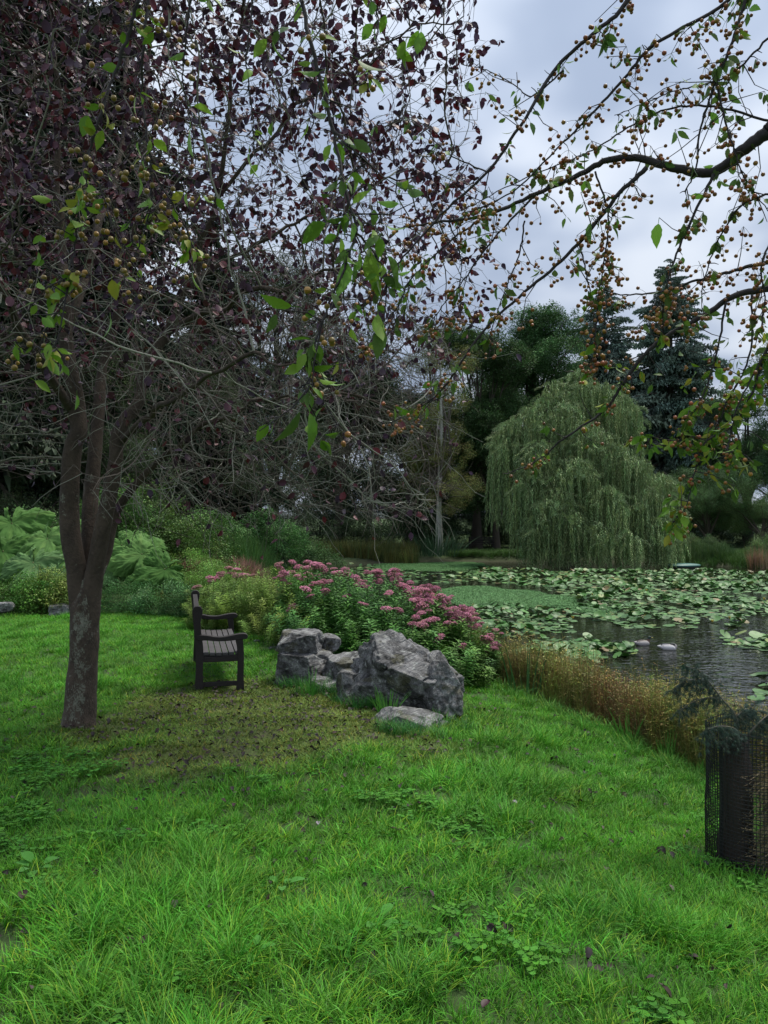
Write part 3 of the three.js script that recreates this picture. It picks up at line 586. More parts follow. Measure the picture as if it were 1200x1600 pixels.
{
  reseed(41);
  const stems = [0, 1, 2, 3].map(() => leafyStem(1, 52, 0.13, 0.026)), narrow = [0, 1, 2].map(() => leafyStem(1, 64, 0.11, 0.015)), heads = [0, 1, 2, 3].map(() => umbel(0.055, 70));
  const pinks = [[0.42, 0.16, 0.22], [0.35, 0.14, 0.18], [0.5, 0.2, 0.27], [0.34, 0.17, 0.16]].map((c) => mat(c, 0.9, { vertexColors: true }));
  // outline of the bed, front and back, as [column, front distance, back distance, top row]
  const bed = [[300, 12.6, 14.6, 905], [350, 12.2, 14.6, 880], [400, 11.6, 14.4, 872], [450, 10.6, 14, 872], [500, 10.0, 13.4, 872], [550, 9.5, 12.8, 876], [600, 9.3, 12.2, 886], [650, 9.2, 11.6, 902], [690, 9.2, 11, 922], [720, 9.4, 10.8, 938], [750, 9.8, 10.8, 965], [766, 10.1, 10.7, 990]];
  const inBed = (px) => { let i = 0; while (i < bed.length - 2 && px > bed[i + 1][0]) i++; const t = (px - bed[i][0]) / (bed[i + 1][0] - bed[i][0]); return [1, 2, 3].map((k) => mix(bed[i][k], bed[i + 1][k], t)); };
  const plants = [
    ['pink_flower_clump', 'yellow-green feathery clump with a few faded pink heads beyond the bench', 300, 480, 150, narrow, [0.23, 0.37, 0.055], 26, [2, 3]],
    ['pink_flower_clump', 'dark green bushy clump with dense dusty pink flower heads behind the boulders', 440, 690, 210, stems, [0.085, 0.25, 0.035], 80, [0, 1, 2]],
    ['pink_flower_clump', 'arching right-hand end of the pink flowers above the brown bank grass', 640, 768, 90, stems, [0.12, 0.29, 0.04], 62, [0, 2, 1]],
  ];
  for (const [name, label, x0, x1, n, kinds, tone, flowers, hues] of plants) {
    const mid = inBed((x0 + x1) / 2), c = at((x0 + x1) / 2, 800, (mid[0] + mid[1]) / 2), base = onGround(c.x, -c.z), t = thing(name, label, 'flowering plant', base, 'pink flowering clumps');
    const lists = kinds.map(() => []), tops = [];
    for (let k = 0; k < n; k++) {
      const px = rr(x0, x1), [d0, d1, top] = inBed(px), depth = rnd(), d = mix(d0, d1, depth), p = onGround((px - 600) / FOCAL * d, d), y = EYE - (top + 14 - 800) / FOCAL * d;
      const h = Math.max(0.35, (y - p.y) * mix(0.55, 1, smooth(0, 0.5, depth)) * rr(0.8, 1.03)), i = Math.floor(rnd() * kinds.length);
      const lean = rr(-0.12, 0.12), turn = rr(0, 6.28), m = place(p, rr(-0.1, 0.16) + (depth < 0.2 ? 0.25 : 0), turn, lean + (px > 700 ? -0.12 : 0), V(rr(0.9, 1.25), h, rr(0.9, 1.25)));
      const yel = smooth(480, 330, px); lists[i].push({ m, c: tint([mix(tone[0], 0.15, yel * 0.5), mix(tone[1], 0.25, yel * 0.5), tone[2]], 0.25, 0.15) });
      tops.push([V(0, 1, 0).applyMatrix4(m), depth, px]);
      for (let s = 0; s < 2; s++) { const l2 = place(p.clone().add(V(rr(-0.15, 0.15), 0, rr(-0.15, 0.15))), rr(-0.35, 0.35), rr(0, 6.28), rr(-0.35, 0.35), V(1, h * rr(0.45, 0.85), 1)); lists[Math.floor(rnd() * kinds.length)].push({ m: l2, c: tint(tone, 0.3, 0.15) }); }
    }
    kinds.forEach((g, i) => copies(t, 'foliage', g, plantMat, lists[i]));
    tops.sort((a, b) => b[1] - a[1] + rr(-0.5, 0.5));
    for (let k = 0; k < flowers; k++) {
      const [p] = tops[k % tops.length], extra = k >= tops.length ? 0.1 : 0.0, m = localPart(t, 'flower_head', heads[k % 4], pinks[pick(hues)]), s = rr(0.8, 1.5);
      m.position.copy(p).sub(base).add(V(rr(-0.04, 0.04) + rr(-1, 1) * extra, rr(0, 0.06), rr(-0.04, 0.04))); m.scale.set(s * rr(0.9, 1.2), s * rr(0.7, 1.4), s * rr(0.9, 1.2)); m.rotation.set(rr(-0.4, 0.4), rr(0, 6), rr(-0.4, 0.4));
      if (rnd() < 0.7) { const m2 = localPart(t, 'flower_head', heads[(k + 1) % 4], m.material); m2.position.copy(m.position).add(V(rr(-0.1, 0.1), rr(-0.06, 0.03), rr(-0.08, 0.08))); m2.scale.setScalar(s * rr(0.6, 0.9)); }
    }
  }
}
console.log('flowers done');

// ---------------------------------------------------------------- giant-leaved plants at the left
{
  reseed(51);
  const palmate = (seed) => {                                               // deeply lobed, toothed, puckered blade; radius about 1, stalk at the origin, tip along +x
    const b = new Builder(), A = 150, R = 16, rows = [];
    for (let j = 0; j <= R; j++) {
      const t = j / R, row = [];
      for (let i = 0; i <= A; i++) {
        const a = (i / A - 0.5) * 5.9, ph = a * 3.5 / 2.95 * 1.5708 * 0.985, lobe = Math.abs(Math.cos(ph)), small = Math.abs(Math.cos(ph * 3.0)), tooth = 0.07 * ((i * 0.37 + seed) % 1);
        const edge = (0.5 + 0.36 * Math.pow(lobe, 0.75) + 0.12 * small) * (0.82 + 0.18 * Math.cos(a)) * (1 + 0.14 * noise(a * 2 + seed, seed)) - tooth;
        const r = edge * t, along = Math.abs(Math.sin(ph));
        const y = 0.2 * t - 0.42 * t * t * t * (0.7 + 0.6 * noise(a * 0.8, seed)) - 0.075 * t * (1 - lobe) + 0.09 * t * noise(Math.cos(a) * r * 7 + seed, Math.sin(a) * r * 7) + 0.06 * t * noise(Math.cos(a) * r * 17, Math.sin(a) * r * 17, seed);
        const k = 0.95 + 0.3 * noise(Math.cos(a) * r * 5, Math.sin(a) * r * 5, seed) + 0.2 * noise(Math.cos(a) * r * 14, Math.sin(a) * r * 14, seed), vein = smooth(0.1, 0.02, along * r) * 0.3 * smooth(0.05, 0.2, t);
        row.push(b.v(Math.cos(a) * r, y, Math.sin(a) * r, { r: k * (1 + vein), g: k * (1 + vein * 0.5), b: k * (1 + vein * 0.6) }, Math.cos(a) * r, Math.sin(a) * r));
      }
      rows.push(row);
    }
    for (let j = 0; j < R; j++) for (let i = 0; i < A; i++) b.quad(rows[j][i], rows[j][i + 1], rows[j + 1][i + 1], rows[j + 1][i]);
    return b.build();
  };
  const shapes = [palmate(1), palmate(2), palmate(3)], mats = [[0.08, 0.18, 0.04], [0.105, 0.215, 0.055], [0.06, 0.145, 0.03], [0.105, 0.205, 0.07]].map((c) => leafMat(c, 0.22, 0.8, { vertexColors: true, specularIntensity: 0.2 })), stalkMat = mat([0.11, 0.13, 0.04], 0.8);
  const clump = (label, root, leaves) => {
    const t = thing('giant_rhubarb', label, 'plant', root, 'giant-leaved waterside plants');
    leaves.forEach(([px, py, d, size, tx, tz, turn], k) => {
      const p = at(px, py, d), m = localPart(t, 'leaf', shapes[k % 3], mats[k % 4]);
      m.position.copy(p).sub(root); m.scale.set(size, size, size); m.rotation.set(0, 0, 0); m.quaternion.setFromUnitVectors(UP, V(tz * 0.8, 1.0 - 0.35 * tx, 0.55 + 0.5 * tx).normalize()); m.quaternion.multiply(new THREE.Quaternion().setFromAxisAngle(UP, -turn + 3.1 + rr(-0.5, 0.5)));
      const b = new Builder(); b.tube(curve([root.clone().add(V(rr(-0.3, 0.3), 0, rr(-0.3, 0.3))), root.clone().lerp(p, 0.5).add(V(0, 0.2, 0)), p.clone().add(V(0, 0.01, 0))], 8), Array.from({ length: 9 }, (_, i) => mix(0.04, 0.022, i / 8)), 7); part(t, 'stalk', b.build(), stalkMat);
    });
  };
  clump('giant rhubarb with huge lobed leaves left of the plum trunk', onGround(-7.2, 17.2), [
    [18, 818, 17, 1.15, 0.75, 0.1, 4.6], [74, 842, 16.6, 1.1, 0.5, -0.2, 4.9], [4, 862, 16.4, 0.95, 0.9, 0.3, 4.4], [52, 880, 16.0, 0.95, 0.8, 0, 4.7], [106, 866, 16.2, 0.85, 0.6, -0.3, 5.2], [-34, 845, 16.8, 1.0, 0.7, 0.3, 4.2], [116, 830, 17.2, 0.85, 0.3, -0.3, 5.3], [92, 895, 15.7, 0.65, 1.0, -0.1, 5]]);
  clump('giant rhubarb with arching lobed leaves between plum trunk and bench', onGround(-5.0, 16.6), [
    [190, 852, 16.2, 0.7, 0.75, -0.15, 5.0], [222, 866, 15.8, 0.78, 0.85, 0.25, 5.3], [258, 890, 15.4, 0.72, 1.0, 0.35, 5.5], [180, 885, 15.8, 0.5, 0.9, 0.1, 4.6], [244, 858, 16.6, 0.6, 0.3, 0.9, 5.9], [208, 838, 16.9, 0.5, 0.5, 0, 4.8], [215, 905, 15.4, 0.36, 0.95, 0, 4.8], [170, 862, 16.6, 0.55, 0.7, 0.2, 4.4]]);
}
// ---------------------------------------------------------------- leafy shrubs made of leaf sprays
function spray(n, r, len, wid, flat = 0.6) {
  const b = new Builder();
  for (let k = 0; k < n; k++) {
    const u = unit().multiplyScalar(r * Math.cbrt(rnd())); u.y *= 0.75; const g = rr(0.65, 1.35), d = unit(); d.y = d.y * (1 - flat) - 0.1; d.normalize();
    b.leaf(u, d, V(rr(-0.5, 0.5), 1, rr(-0.5, 0.5)).normalize(), len * rr(0.7, 1.2), wid * rr(0.8, 1.2), { r: g * rr(0.9, 1.1), g, b: g }, 2, 0.25, 0.2);
  }
  for (let k = 0; k < 5; k++) { const u = unit().multiplyScalar(r * 0.8); b.tube([V(0, -r * 0.5, 0), u], [0.012 * r, 0.005 * r], 3, { r: 0.8, g: 0.45, b: 0.6 }); }
  return b.build();
}
const sprays = { small: [spray(44, 0.5, 0.16, 0.09), spray(44, 0.5, 0.16, 0.09)], fine: [spray(70, 0.5, 0.1, 0.05), spray(70, 0.5, 0.1, 0.05)], layered: [spray(40, 0.5, 0.2, 0.11, 0.95), spray(40, 0.5, 0.2, 0.11, 0.95)], narrow: [spray(60, 0.5, 0.22, 0.04, 0.3)] };
// sprays spread through lobes [x, y, z, rx, ry, rz]; more of them near the outside, holes where the noise is low
function fillLobes(lobes, count, size, tone, seed, hole = -0.16, spread = 0.3, hue = 0.16) {
  const list = [], vol = lobes.map((l) => Math.pow(l[3] * l[4] * l[5], 0.67)), total = vol.reduce((a, b) => a + b, 0);
  lobes.forEach((l, i) => {
    const n = Math.round(count * vol[i] / total), kl = rr(0.85, 1.15);
    for (let k = 0; k < n; k++) {
      const u = unit().multiplyScalar(0.45 + 0.55 * Math.pow(rnd(), 0.5)), p = V(l[0] + u.x * l[3], l[1] + u.y * l[4], l[2] + u.z * l[5]);
      if (fbm(p.x * 0.55 + seed, p.y * 0.55, p.z * 0.55, 3) < hole) continue;
      p.addScaledVector(unit(), size * 0.3);
      list.push({ m: place(p, rr(-0.5, 0.5), rr(0, 6.28), rr(-0.5, 0.5), size * rr(0.7, 1.25)), c: tint(tone.map((x) => x * kl * 1.85), spread, hue) });
    }
  });
  return list;
}
const farBark = mat([0.07, 0.058, 0.045], 0.95), foliageMat = leafMat([1, 1, 1], 0.3, 0.75, { vertexColors: true });
function shrub(name, label, x, d, lobes, count, size, tone, kind = 'small', group) {   // lobes relative to the foot
  const base = onGround(x, d), t = thing(name, label, 'shrub', base, group), b = new Builder();
  const L = lobes.map((l) => [base.x + l[0], base.y + l[1], base.z + l[2], l[3], l[4], l[5]]);
  for (const l of L) b.tube(curve([base.clone().add(V(0, -0.05, 0)), base.clone().lerp(V(l[0], l[1], l[2]), 0.5).add(V(rr(-0.1, 0.1), 0, rr(-0.1, 0.1))), V(l[0], l[1], l[2])], 6), [0.05, 0.045, 0.04, 0.034, 0.028, 0.02, 0.012].map((r) => r * Math.min(1, L[0][4])), 5);
  part(t, 'stem', b.build(), farBark);
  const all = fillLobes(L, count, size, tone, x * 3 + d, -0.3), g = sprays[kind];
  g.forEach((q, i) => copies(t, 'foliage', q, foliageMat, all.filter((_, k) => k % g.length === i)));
  return t;
}
{
  reseed(61);
  const G = 'shrubs along the lawn border';
  shrub('border_shrub', 'low leafy border shrub below the giant leaves at the left edge', -7.3, 15.2, [[0, 0.3, 0, 0.9, 0.36, 0.4], [0.7, 0.28, 0.2, 0.5, 0.32, 0.4]], 230, 0.34, [0.075, 0.17, 0.03], 'small', G);
  shrub('border_shrub', 'yellowing leafy shrub just left of the plum trunk', -6.2, 15.1, [[0, 0.4, 0, 0.6, 0.45, 0.4], [0.4, 0.3, 0.2, 0.5, 0.32, 0.4]], 200, 0.32, [0.11, 0.16, 0.03], 'small', G);
  shrub('border_shrub', 'small fine-leaved bush at the lawn edge right of the plum trunk', -4.85, 14.7, [[0, 0.26, 0, 0.55, 0.3, 0.35]], 130, 0.3, [0.06, 0.16, 0.04], 'fine', G);
  shrub('border_shrub', 'grey-green bushy plant at the lawn edge left of the bench', -4.05, 14.4, [[0, 0.26, 0, 0.55, 0.3, 0.35], [0.5, 0.2, 0.1, 0.45, 0.25, 0.3]], 170, 0.3, [0.075, 0.17, 0.055], 'narrow', G);
  shrub('border_shrub', 'sprawling green plant between the giant leaves and the pink flowers', -3.3, 15.6, [[0, 0.4, 0, 0.7, 0.45, 0.6], [-0.6, 0.6, -0.8, 0.6, 0.5, 0.5]], 190, 0.32, [0.1, 0.2, 0.035], 'narrow', G);
  shrub('border_shrub', 'dark leafy bush behind the giant leaves left of the trunk', -8.2, 18.5, [[0, 0.9, 0, 1.3, 1.1, 0.8], [1.6, 1.2, -0.4, 1.2, 1.3, 0.8]], 420, 0.5, [0.05, 0.11, 0.025], 'small', G);
  shrub('border_shrub', 'leafy bush with yellow flecks behind the plum trunk', -6.2, 20, [[0, 1.3, 0, 1.3, 1.4, 0.9], [1.4, 0.9, 0.2, 1, 1.0, 0.8]], 420, 0.5, [0.065, 0.125, 0.025], 'small', G);
}
// ---------------------------------------------------------------- bank reeds, sword-leaved clumps
{
  reseed(71);
  const tussock = (n, h, leafy) => {
    const b = new Builder();
    for (let k = 0; k < n; k++) {
      const a = rr(0, 6.28), r = 0.09 * Math.sqrt(rnd()), p = V(Math.cos(a) * r, -0.03, Math.sin(a) * r), hh = h * rr(0.55, 1.1), l = rr(0.02, 0.2), g = rr(0.6, 1.3), c = { r: g * rr(0.9, 1.2), g, b: g };
      const top = V(p.x + Math.cos(a) * l * hh, hh, p.z + Math.sin(a) * l * hh), mid = p.clone().lerp(top, 0.5).add(V(rr(-0.03, 0.03), 0, rr(-0.03, 0.03)));
      b.tube([p, mid, top], [0.0028, 0.0022, 0.001], 3, c);
      for (let j = 0; j < leafy; j++) { const q = p.clone().lerp(top, rr(0.25, 1)), e = rr(0, 6.28); b.leaf(q, V(Math.cos(e), rr(0, 0.8), Math.sin(e)).normalize(), UP, rr(0.03, 0.075), rr(0.008, 0.018), { r: c.r * rr(0.9, 1.3), g: c.g * rr(0.9, 1.3), b: c.b }, 2, 0.3, 0.1); }
      if (rnd() < 0.5) b.blade(p, V(Math.cos(a) * 0.25, 1, Math.sin(a) * 0.25).normalize(), V(-Math.sin(a), 0, Math.cos(a)), hh * 0.9, 0.006, V(Math.cos(a) * 0.25, -0.12, Math.sin(a) * 0.25), c, 4);
    }
    return b.build();
  };
  const reedMat = leafMat([1, 1, 1], 0.25, 0.85, { vertexColors: true }), kinds = [tussock(16, 0.8, 9), tussock(20, 0.65, 4), tussock(14, 0.85, 14)], lists = [[], [], []];
  for (let k = 0; k < 26000 && lists[0].length + lists[1].length + lists[2].length < 2600; k++) {
    const x = rr(-1.2, 6.6), d = rr(4.2, 14.5), s = pondDistance(x, d); if (s < -0.35 || s > 0.78 || (x < 1.0 && d > 10.6 && s > 0.3)) continue;
    if (d < 4.6) continue;
    const p = onGround(x, d), px = 600 + x / d * FOCAL; if (px > 1260 || px < 640) continue;
    const red = smooth(860, 960, px) * smooth(1060, 980, px) * smooth(-0.3, 0.3, noise(x * 1.5, d * 1.5) + 0.15), i = red > rnd() ? 1 : px > 1000 ? (rnd() < 0.7 ? 2 : 0) : (rnd() < 0.8 ? 0 : 1);
    const tone = i === 1 ? pick([[0.3, 0.17, 0.09], [0.38, 0.27, 0.12], [0.26, 0.17, 0.08]]) : pick([[0.37, 0.36, 0.1], [0.27, 0.34, 0.08], [0.42, 0.4, 0.15], [0.33, 0.27, 0.11], [0.2, 0.3, 0.07]]);
    const h = mix(1.2, 1.05, smooth(900, 1100, px)) * rr(0.65, 1.2); lists[i].push({ m: place(p, rr(-0.12, 0.12), rr(0, 6.28), rr(-0.12, 0.12), V(1, h, 1)), c: tint(tone, 0.3, 0.15) });
  }
  lists.forEach((l, i) => tag(copies(null, 'bank_reeds', kinds[i], reedMat, l), ['ochre and olive dying sedge along the near bank', 'reddish brown dead stems in the near bank', 'olive small-leaved stems at the near bank'][i], 'reeds'));
  const swords = (name, label, p, n, h, spread, tone, lean = 0.3, w = 0.022, group = 'sword-leaved iris clumps') => {
    const t = thing(name, label, 'plant', p, group), m = leafMat(tone, 0.28, 0.55);
    for (let k = 0; k < n; k++) {
      const a = rr(0, 6.28), r = spread * Math.sqrt(rnd()), b = new Builder(), l = rr(0.02, lean), q = V(p.x + Math.cos(a) * r, p.y - 0.03, p.z + Math.sin(a) * r), bend = rr(0, 0.12) * lean * 2;
      b.blade(q, V(Math.cos(a) * l, 1, Math.sin(a) * l).normalize(), V(Math.cos(a + 1.2 + rr(-1, 1)), 0, Math.sin(a + 1.2)).normalize(), h * rr(0.55, 1.1), w * rr(0.7, 1.2), V(Math.cos(a) * bend, -bend * 0.4, Math.sin(a) * bend), undefined, 5, rr(-0.1, 0.1));
      part(t, 'leaf', b.build(), m);
    }
  };
  swords('iris_clump', 'tall dark sword leaves rising from the sedge beside the pink flowers', onGround(1.75, 9.75), 14, 0.85, 0.2, [0.06, 0.16, 0.05], 0.25);
  swords('iris_clump', 'bright green iris fan at the foot of the brown stems', bankAt(984, 0.95), 24, 0.42, 0.09, [0.13, 0.36, 0.06], 0.35, 0.024);
  swords('iris_clump', 'bright green iris fan nearest to the mesh guard', bankAt(1042, 0.95), 22, 0.4, 0.08, [0.13, 0.36, 0.06], 0.3, 0.024);
  swords('iris_clump', 'short iris blades pressed against the mesh guard', bankAt(1100, 0.95), 14, 0.34, 0.06, [0.13, 0.36, 0.06], 0.3, 0.022);
  swords('grass_tuft', 'bright broad-bladed tuft in front of the largest boulder', groundAt(606, 1116), 36, 0.32, 0.1, [0.13, 0.36, 0.06], 0.7, 0.016, 'loose tufts by the boulders');
  swords('grass_tuft', 'green tuft growing before the left dark block', groundAt(487, 1086), 50, 0.3, 0.13, [0.1, 0.32, 0.05], 0.45, 0.009, 'loose tufts by the boulders');
  swords('iris_clump', 'large far clump of arching sword leaves at the foot of the birch', onGround(3.3, 49.0), 130, 2.0, 1.5, [0.06, 0.12, 0.06], 0.7, 0.07, 'far waterside clumps');
  swords('iris_clump', 'far upright sword leaves left of the birch clump', onGround(-1.2, 47.6), 90, 1.3, 1.9, [0.1, 0.14, 0.045], 0.5, 0.05, 'far waterside clumps');
}
console.log('plants done');
// ---------------------------------------------------------------- lily pads, floating weed
const inside = (poly, x, y) => { let r = false; for (let i = 0, j = poly.length - 1; i < poly.length; j = i++) { const [x0, y0] = poly[j], [x1, y1] = poly[i]; if ((y0 > y) !== (y1 > y) && x < (y - y0) / (y1 - y0) * (x1 - x0) + x0) r = !r; } return r; };
const toWater = (poly) => poly.map(([px, py]) => { const p = onWater(px, py); return [p.x, -p.z]; });
{
  reseed(81);
  const pad = (cup, seed) => {
    const b = new Builder(), A = 18, c = b.v(0, 0, 0, { r: 1.1, g: 1.1, b: 1.1 }); let last = null;
    for (let j = 1; j <= 3; j++) {
      const t = j / 3, row = [];
      for (let i = 0; i <= A; i++) { const a = 0.16 + i / A * 5.96, r = t * (1 + 0.05 * noise(a * 1.5, seed)), g = 1 + 0.2 * noise(a * 3, t * 3, seed); row.push(b.v(Math.cos(a) * r, cup * t * t + 0.07 * t * noise(Math.cos(a) * 1.6 + seed, Math.sin(a) * 1.6), Math.sin(a) * r, { r: g, g, b: g })); }
      for (let i = 0; i < A; i++) if (last) b.quad(last[i], row[i], row[i + 1], last[i + 1]); else b.tri(c, row[i], row[i + 1]);
      last = row;
    }
    return b.build();
  };
  const shapes = [pad(0.03, 1), pad(0.14, 2), pad(-0.12, 3), pad(0.3, 4)];
  const tones = [[0.055, 0.155, 0.03], [0.08, 0.2, 0.04], [0.04, 0.115, 0.025], [0.12, 0.22, 0.07], [0.16, 0.22, 0.055], [0.17, 0.13, 0.05]], padMats = tones.map((t) => leafMat(t, 0.12, 0.5, { vertexColors: true, specularIntensity: 0.7 }));
  const fields = [
    ['in the wide field across the middle of the pond', 'lily pads of the wide field', [[745, 889], [870, 893], [1030, 893], [1240, 896], [1240, 972], [1175, 962], [1150, 982], [1105, 972], [1080, 984], [1000, 984], [930, 974], [885, 966], [905, 946], [900, 932], [850, 922], [800, 914], [735, 908], [715, 897]], 4600, 0.85],
    ['in the small raft beside the pink flowers', 'lily pads beside the pink flowers', [[735, 950], [800, 954], [870, 962], [902, 976], [885, 990], [820, 994], [740, 998]], 640, 0.8],
    ['in the front raft just behind the brown sedge', 'lily pads behind the sedge', [[850, 1001], [900, 1000], [960, 1006], [1005, 1018], [990, 1030], [930, 1042], [860, 1050], [800, 1030]], 520, 0.85],
    ['in the sparse raft by the bright water', 'lily pads by the bright water', [[1130, 1002], [1180, 996], [1240, 1000], [1240, 1024], [1160, 1020]], 90, 0.55],
    ['near the mesh guard at the right edge', 'lily pads near the mesh guard', [[1165, 1062], [1260, 1055], [1260, 1130], [1180, 1105]], 26, 0.9],
    ['in the thin raft at the head of the pond', 'lily pads at the head of the pond', [[540, 884], [640, 889], [735, 894], [730, 912], [640, 912], [560, 902]], 260, 0.4],
  ];
  const pads = [];
  fields.forEach(([where, group, outline, n, lift], f) => {
    const poly = toWater(outline), xs = poly.map((p) => p[0]), ds = poly.map((p) => p[1]), x0 = Math.min(...xs), x1 = Math.max(...xs), d0 = Math.min(...ds), d1 = Math.max(...ds);
    for (let k = 0, tries = 0; k < n && tries < n * 12; tries++) {
      const x = rr(x0, x1), d = rr(d0, d1); if (!inside(poly, x + 0.5 * noise(x, d, 2), d + 0.9 * noise(x * 0.8, d * 0.8, 7))) continue;
      if (f === 0 && fbm(x * 0.4, d * 0.25, 3) < -0.26) continue;
      const up = rnd() < lift ? rr(0.005, 0.2) * smooth(-0.3, 0.3, noise(x * 0.5, d * 0.4, 5)) : 0.004, tilt = up > 0.04 ? 0.55 : 0.12, s = rr(0.06, 0.16) * (f === 4 ? 1.2 : f === 1 || f === 2 ? 0.78 : 1);
      pads.push({ p: V(x, WATER + 0.006 + up, -d), m: place(V(x, WATER + 0.006 + up + (up > 0.04 ? 0.02 : 0), -d), rr(-tilt, tilt), rr(0, 6.28), rr(-tilt, tilt), s), shape: up > 0.04 ? Math.floor(rr(0, 4)) : 0, tone: Math.floor(rnd() * rnd() * tones.length * 1.3) % tones.length, where, group, near: s / d });
      k++;
    }
  });
  const shown = (p) => Math.abs(p.x / p.z) < 0.485;
  pads.sort((a, b) => (shown(b.p) - shown(a.p)) || b.near - a.near);
  pads.slice(0, 300).forEach((q) => { const m = single('lily_pad', shapes[q.shape], padMats[q.tone], 'round green lily pad ' + q.where, 'lily pad', q.group); q.m.decompose(m.position, m.quaternion, m.scale); });
  const rest = pads.slice(300), field = padMats[0].clone(); field.color.setRGB(1, 1, 1);
  shapes.forEach((g, i) => tag(copies(null, 'lily_pad_mass', g, field, rest.filter((q) => q.shape === i).map((q) => ({ m: q.m, c: tint(tones[q.tone], 0.2, 0.1) }))), 'far mass of lily pads covering the pond', 'lily pads'));
  // yellow water lilies
  const petal = new Builder(); for (let k = 0; k < 11; k++) { const a = k * 2.4, l = k < 6 ? 0.5 : 1; petal.leaf(V(0, 0, 0), V(Math.cos(a), 0.6 + l * 0.9, Math.sin(a)).normalize(), V(-Math.cos(a), 1, -Math.sin(a)).normalize(), 0.09, 0.05, undefined, 3, -0.2, 0.4); }
  const lilyGeo = petal.build(), lilyMat = leafMat([0.7, 0.6, 0.14], 0.3, 0.7);
  [[956, 929, 'on the far middle of the pads'], [1010, 929, 'right of the middle among far pads'], [926, 936, 'left of the middle in the pad field'], [1113, 980, 'on the jutting front tip of the pad field'], [1140, 974, 'near the right tip of the pad field'], [1008, 972, 'by the front rim of the pad field'], [895, 974, 'at the end of the raft by the flowers'], [1194, 943, 'by the right border of the photo'], [798, 912, 'at the left rim of the far pads']].forEach(([px, py, w]) => {
    const p = onWater(px, py); const m = single('water_lily_flower', lilyGeo, lilyMat, 'pale yellow water lily bloom ' + w, 'flower', 'yellow water lily blooms'); m.position.copy(p).add(V(0, 0.12, 0)); m.rotation.y = px;
  });
  // floating weed, each clump a sheet of tiny leaves
  const cl = new Builder();
  for (let k = 0; k < 90; k++) { const a = rr(0, 6.28), r = 0.22 * Math.sqrt(rnd()), e = rr(0, 6.28), s = rr(0.016, 0.034), g = rr(0.7, 1.3); cl.leaf(V(Math.cos(a) * r, rr(0, 0.02), Math.sin(a) * r), V(Math.cos(e), rr(-0.1, 0.5), Math.sin(e)).normalize(), UP, s * 1.6, s * 1.4, { r: g, g, b: g }, 2, 0.1, 0.1); }
  const weed = [], clg = cl.build();
  for (const [outline, n] of [[[[590, 879], [690, 877], [762, 882], [720, 892], [640, 893], [590, 890]], 2600], [[[690, 921], [730, 917], [800, 921], [880, 931], [915, 942], [905, 949], [830, 949], [760, 945], [715, 941], [680, 934]], 3600], [[[880, 950], [960, 948], [960, 958], [890, 956]], 120]]) {
    const poly = toWater(outline), xs = poly.map((p) => p[0]), ds = poly.map((p) => p[1]);
    for (let k = 0, tries = 0; k < n && tries < n * 9; tries++) { const x = rr(Math.min(...xs), Math.max(...xs)), d = rr(Math.min(...ds), Math.max(...ds)); if (!inside(poly, x + 1.1 * noise(x * 0.9, d * 0.5) + 0.3 * noise(x * 3, d * 2), d + 2.2 * noise(x * 0.9, d * 0.5, 4))) continue; weed.push({ m: place(V(x, WATER + 0.004, -d), 0, rr(0, 6.28), 0, rr(0.9, 1.4)), c: tint([0.13, 0.3, 0.1], 0.18, 0.08) }); k++; }
  }
  tag(copies(null, 'floating_weed', clg, leafMat([1, 1, 1], 0.2, 0.8, { vertexColors: true }), weed), 'pale green sheet of floating weed on the water', 'pond weed');

  // ducks
  const duck = (px, py, turn, headUp, label, group, tones2) => {
    const p = onWater(px, py); const t = thing('duck', label, 'duck', V(p.x, WATER, p.z), group); t.rotation.y = turn; t.scale.setScalar(0.85);
    const spine = headUp ? [V(-0.27, 0.09, 0), V(-0.2, 0.075, 0), V(-0.1, 0.05, 0), V(0.02, 0.045, 0), V(0.12, 0.055, 0), V(0.17, 0.1, 0), V(0.185, 0.16, 0), V(0.2, 0.2, 0), V(0.235, 0.205, 0), V(0.262, 0.198, 0)] : [V(-0.27, 0.085, 0), V(-0.2, 0.075, 0), V(-0.1, 0.055, 0), V(0.02, 0.05, 0), V(0.13, 0.055, 0), V(0.175, 0.085, 0), V(0.16, 0.13, 0), V(0.11, 0.145, 0), V(0.07, 0.14, 0), V(0.045, 0.132, 0)];
    const radii = [0.012, 0.045, 0.085, 0.1, 0.085, 0.05, 0.034, 0.038, 0.034, 0.014], n = 40, pts = curve(spine, n), b = new Builder();
    const rs = pts.map((_, i) => { const u = i / n * 9, k = Math.min(8, Math.floor(u)); return mix(radii[k], radii[k + 1], u - k); });
    b.tube(pts, rs, 14, undefined); const g = b.build(), P = g.attributes.position, C = [];
    for (let k = 0; k < P.count; k++) { const u = Math.floor(k / 15) / n; const c = u > 0.66 ? tones2[1] : u > 0.52 ? tones2[2] : P.getY(k) > 0.1 && u < 0.5 && u > 0.15 && Math.abs(P.getZ(k)) < 0.055 ? tones2[3] : tones2[0]; C.push(...c); if (u < 0.5) P.setZ(k, P.getZ(k) * 1.15); }
    g.setAttribute('color', new THREE.Float32BufferAttribute(C, 3)); g.computeVertexNormals(); localPart(t, 'body', g, mat([1, 1, 1], 0.7, { vertexColors: true }));
    const e = spine[9], bill = new Builder(); bill.tube([e.clone().add(V(headUp ? -0.008 : 0.008, 0, 0)), e.clone().add(V(headUp ? 0.025 : -0.02, -0.008, 0)), e.clone().add(V(headUp ? 0.05 : -0.04, -0.012, 0))], [0.016, 0.014, 0.008], 8); localPart(t, 'bill', bill.build().scale(1, 1, 1.2), mat([0.35, 0.32, 0.08], 0.5));
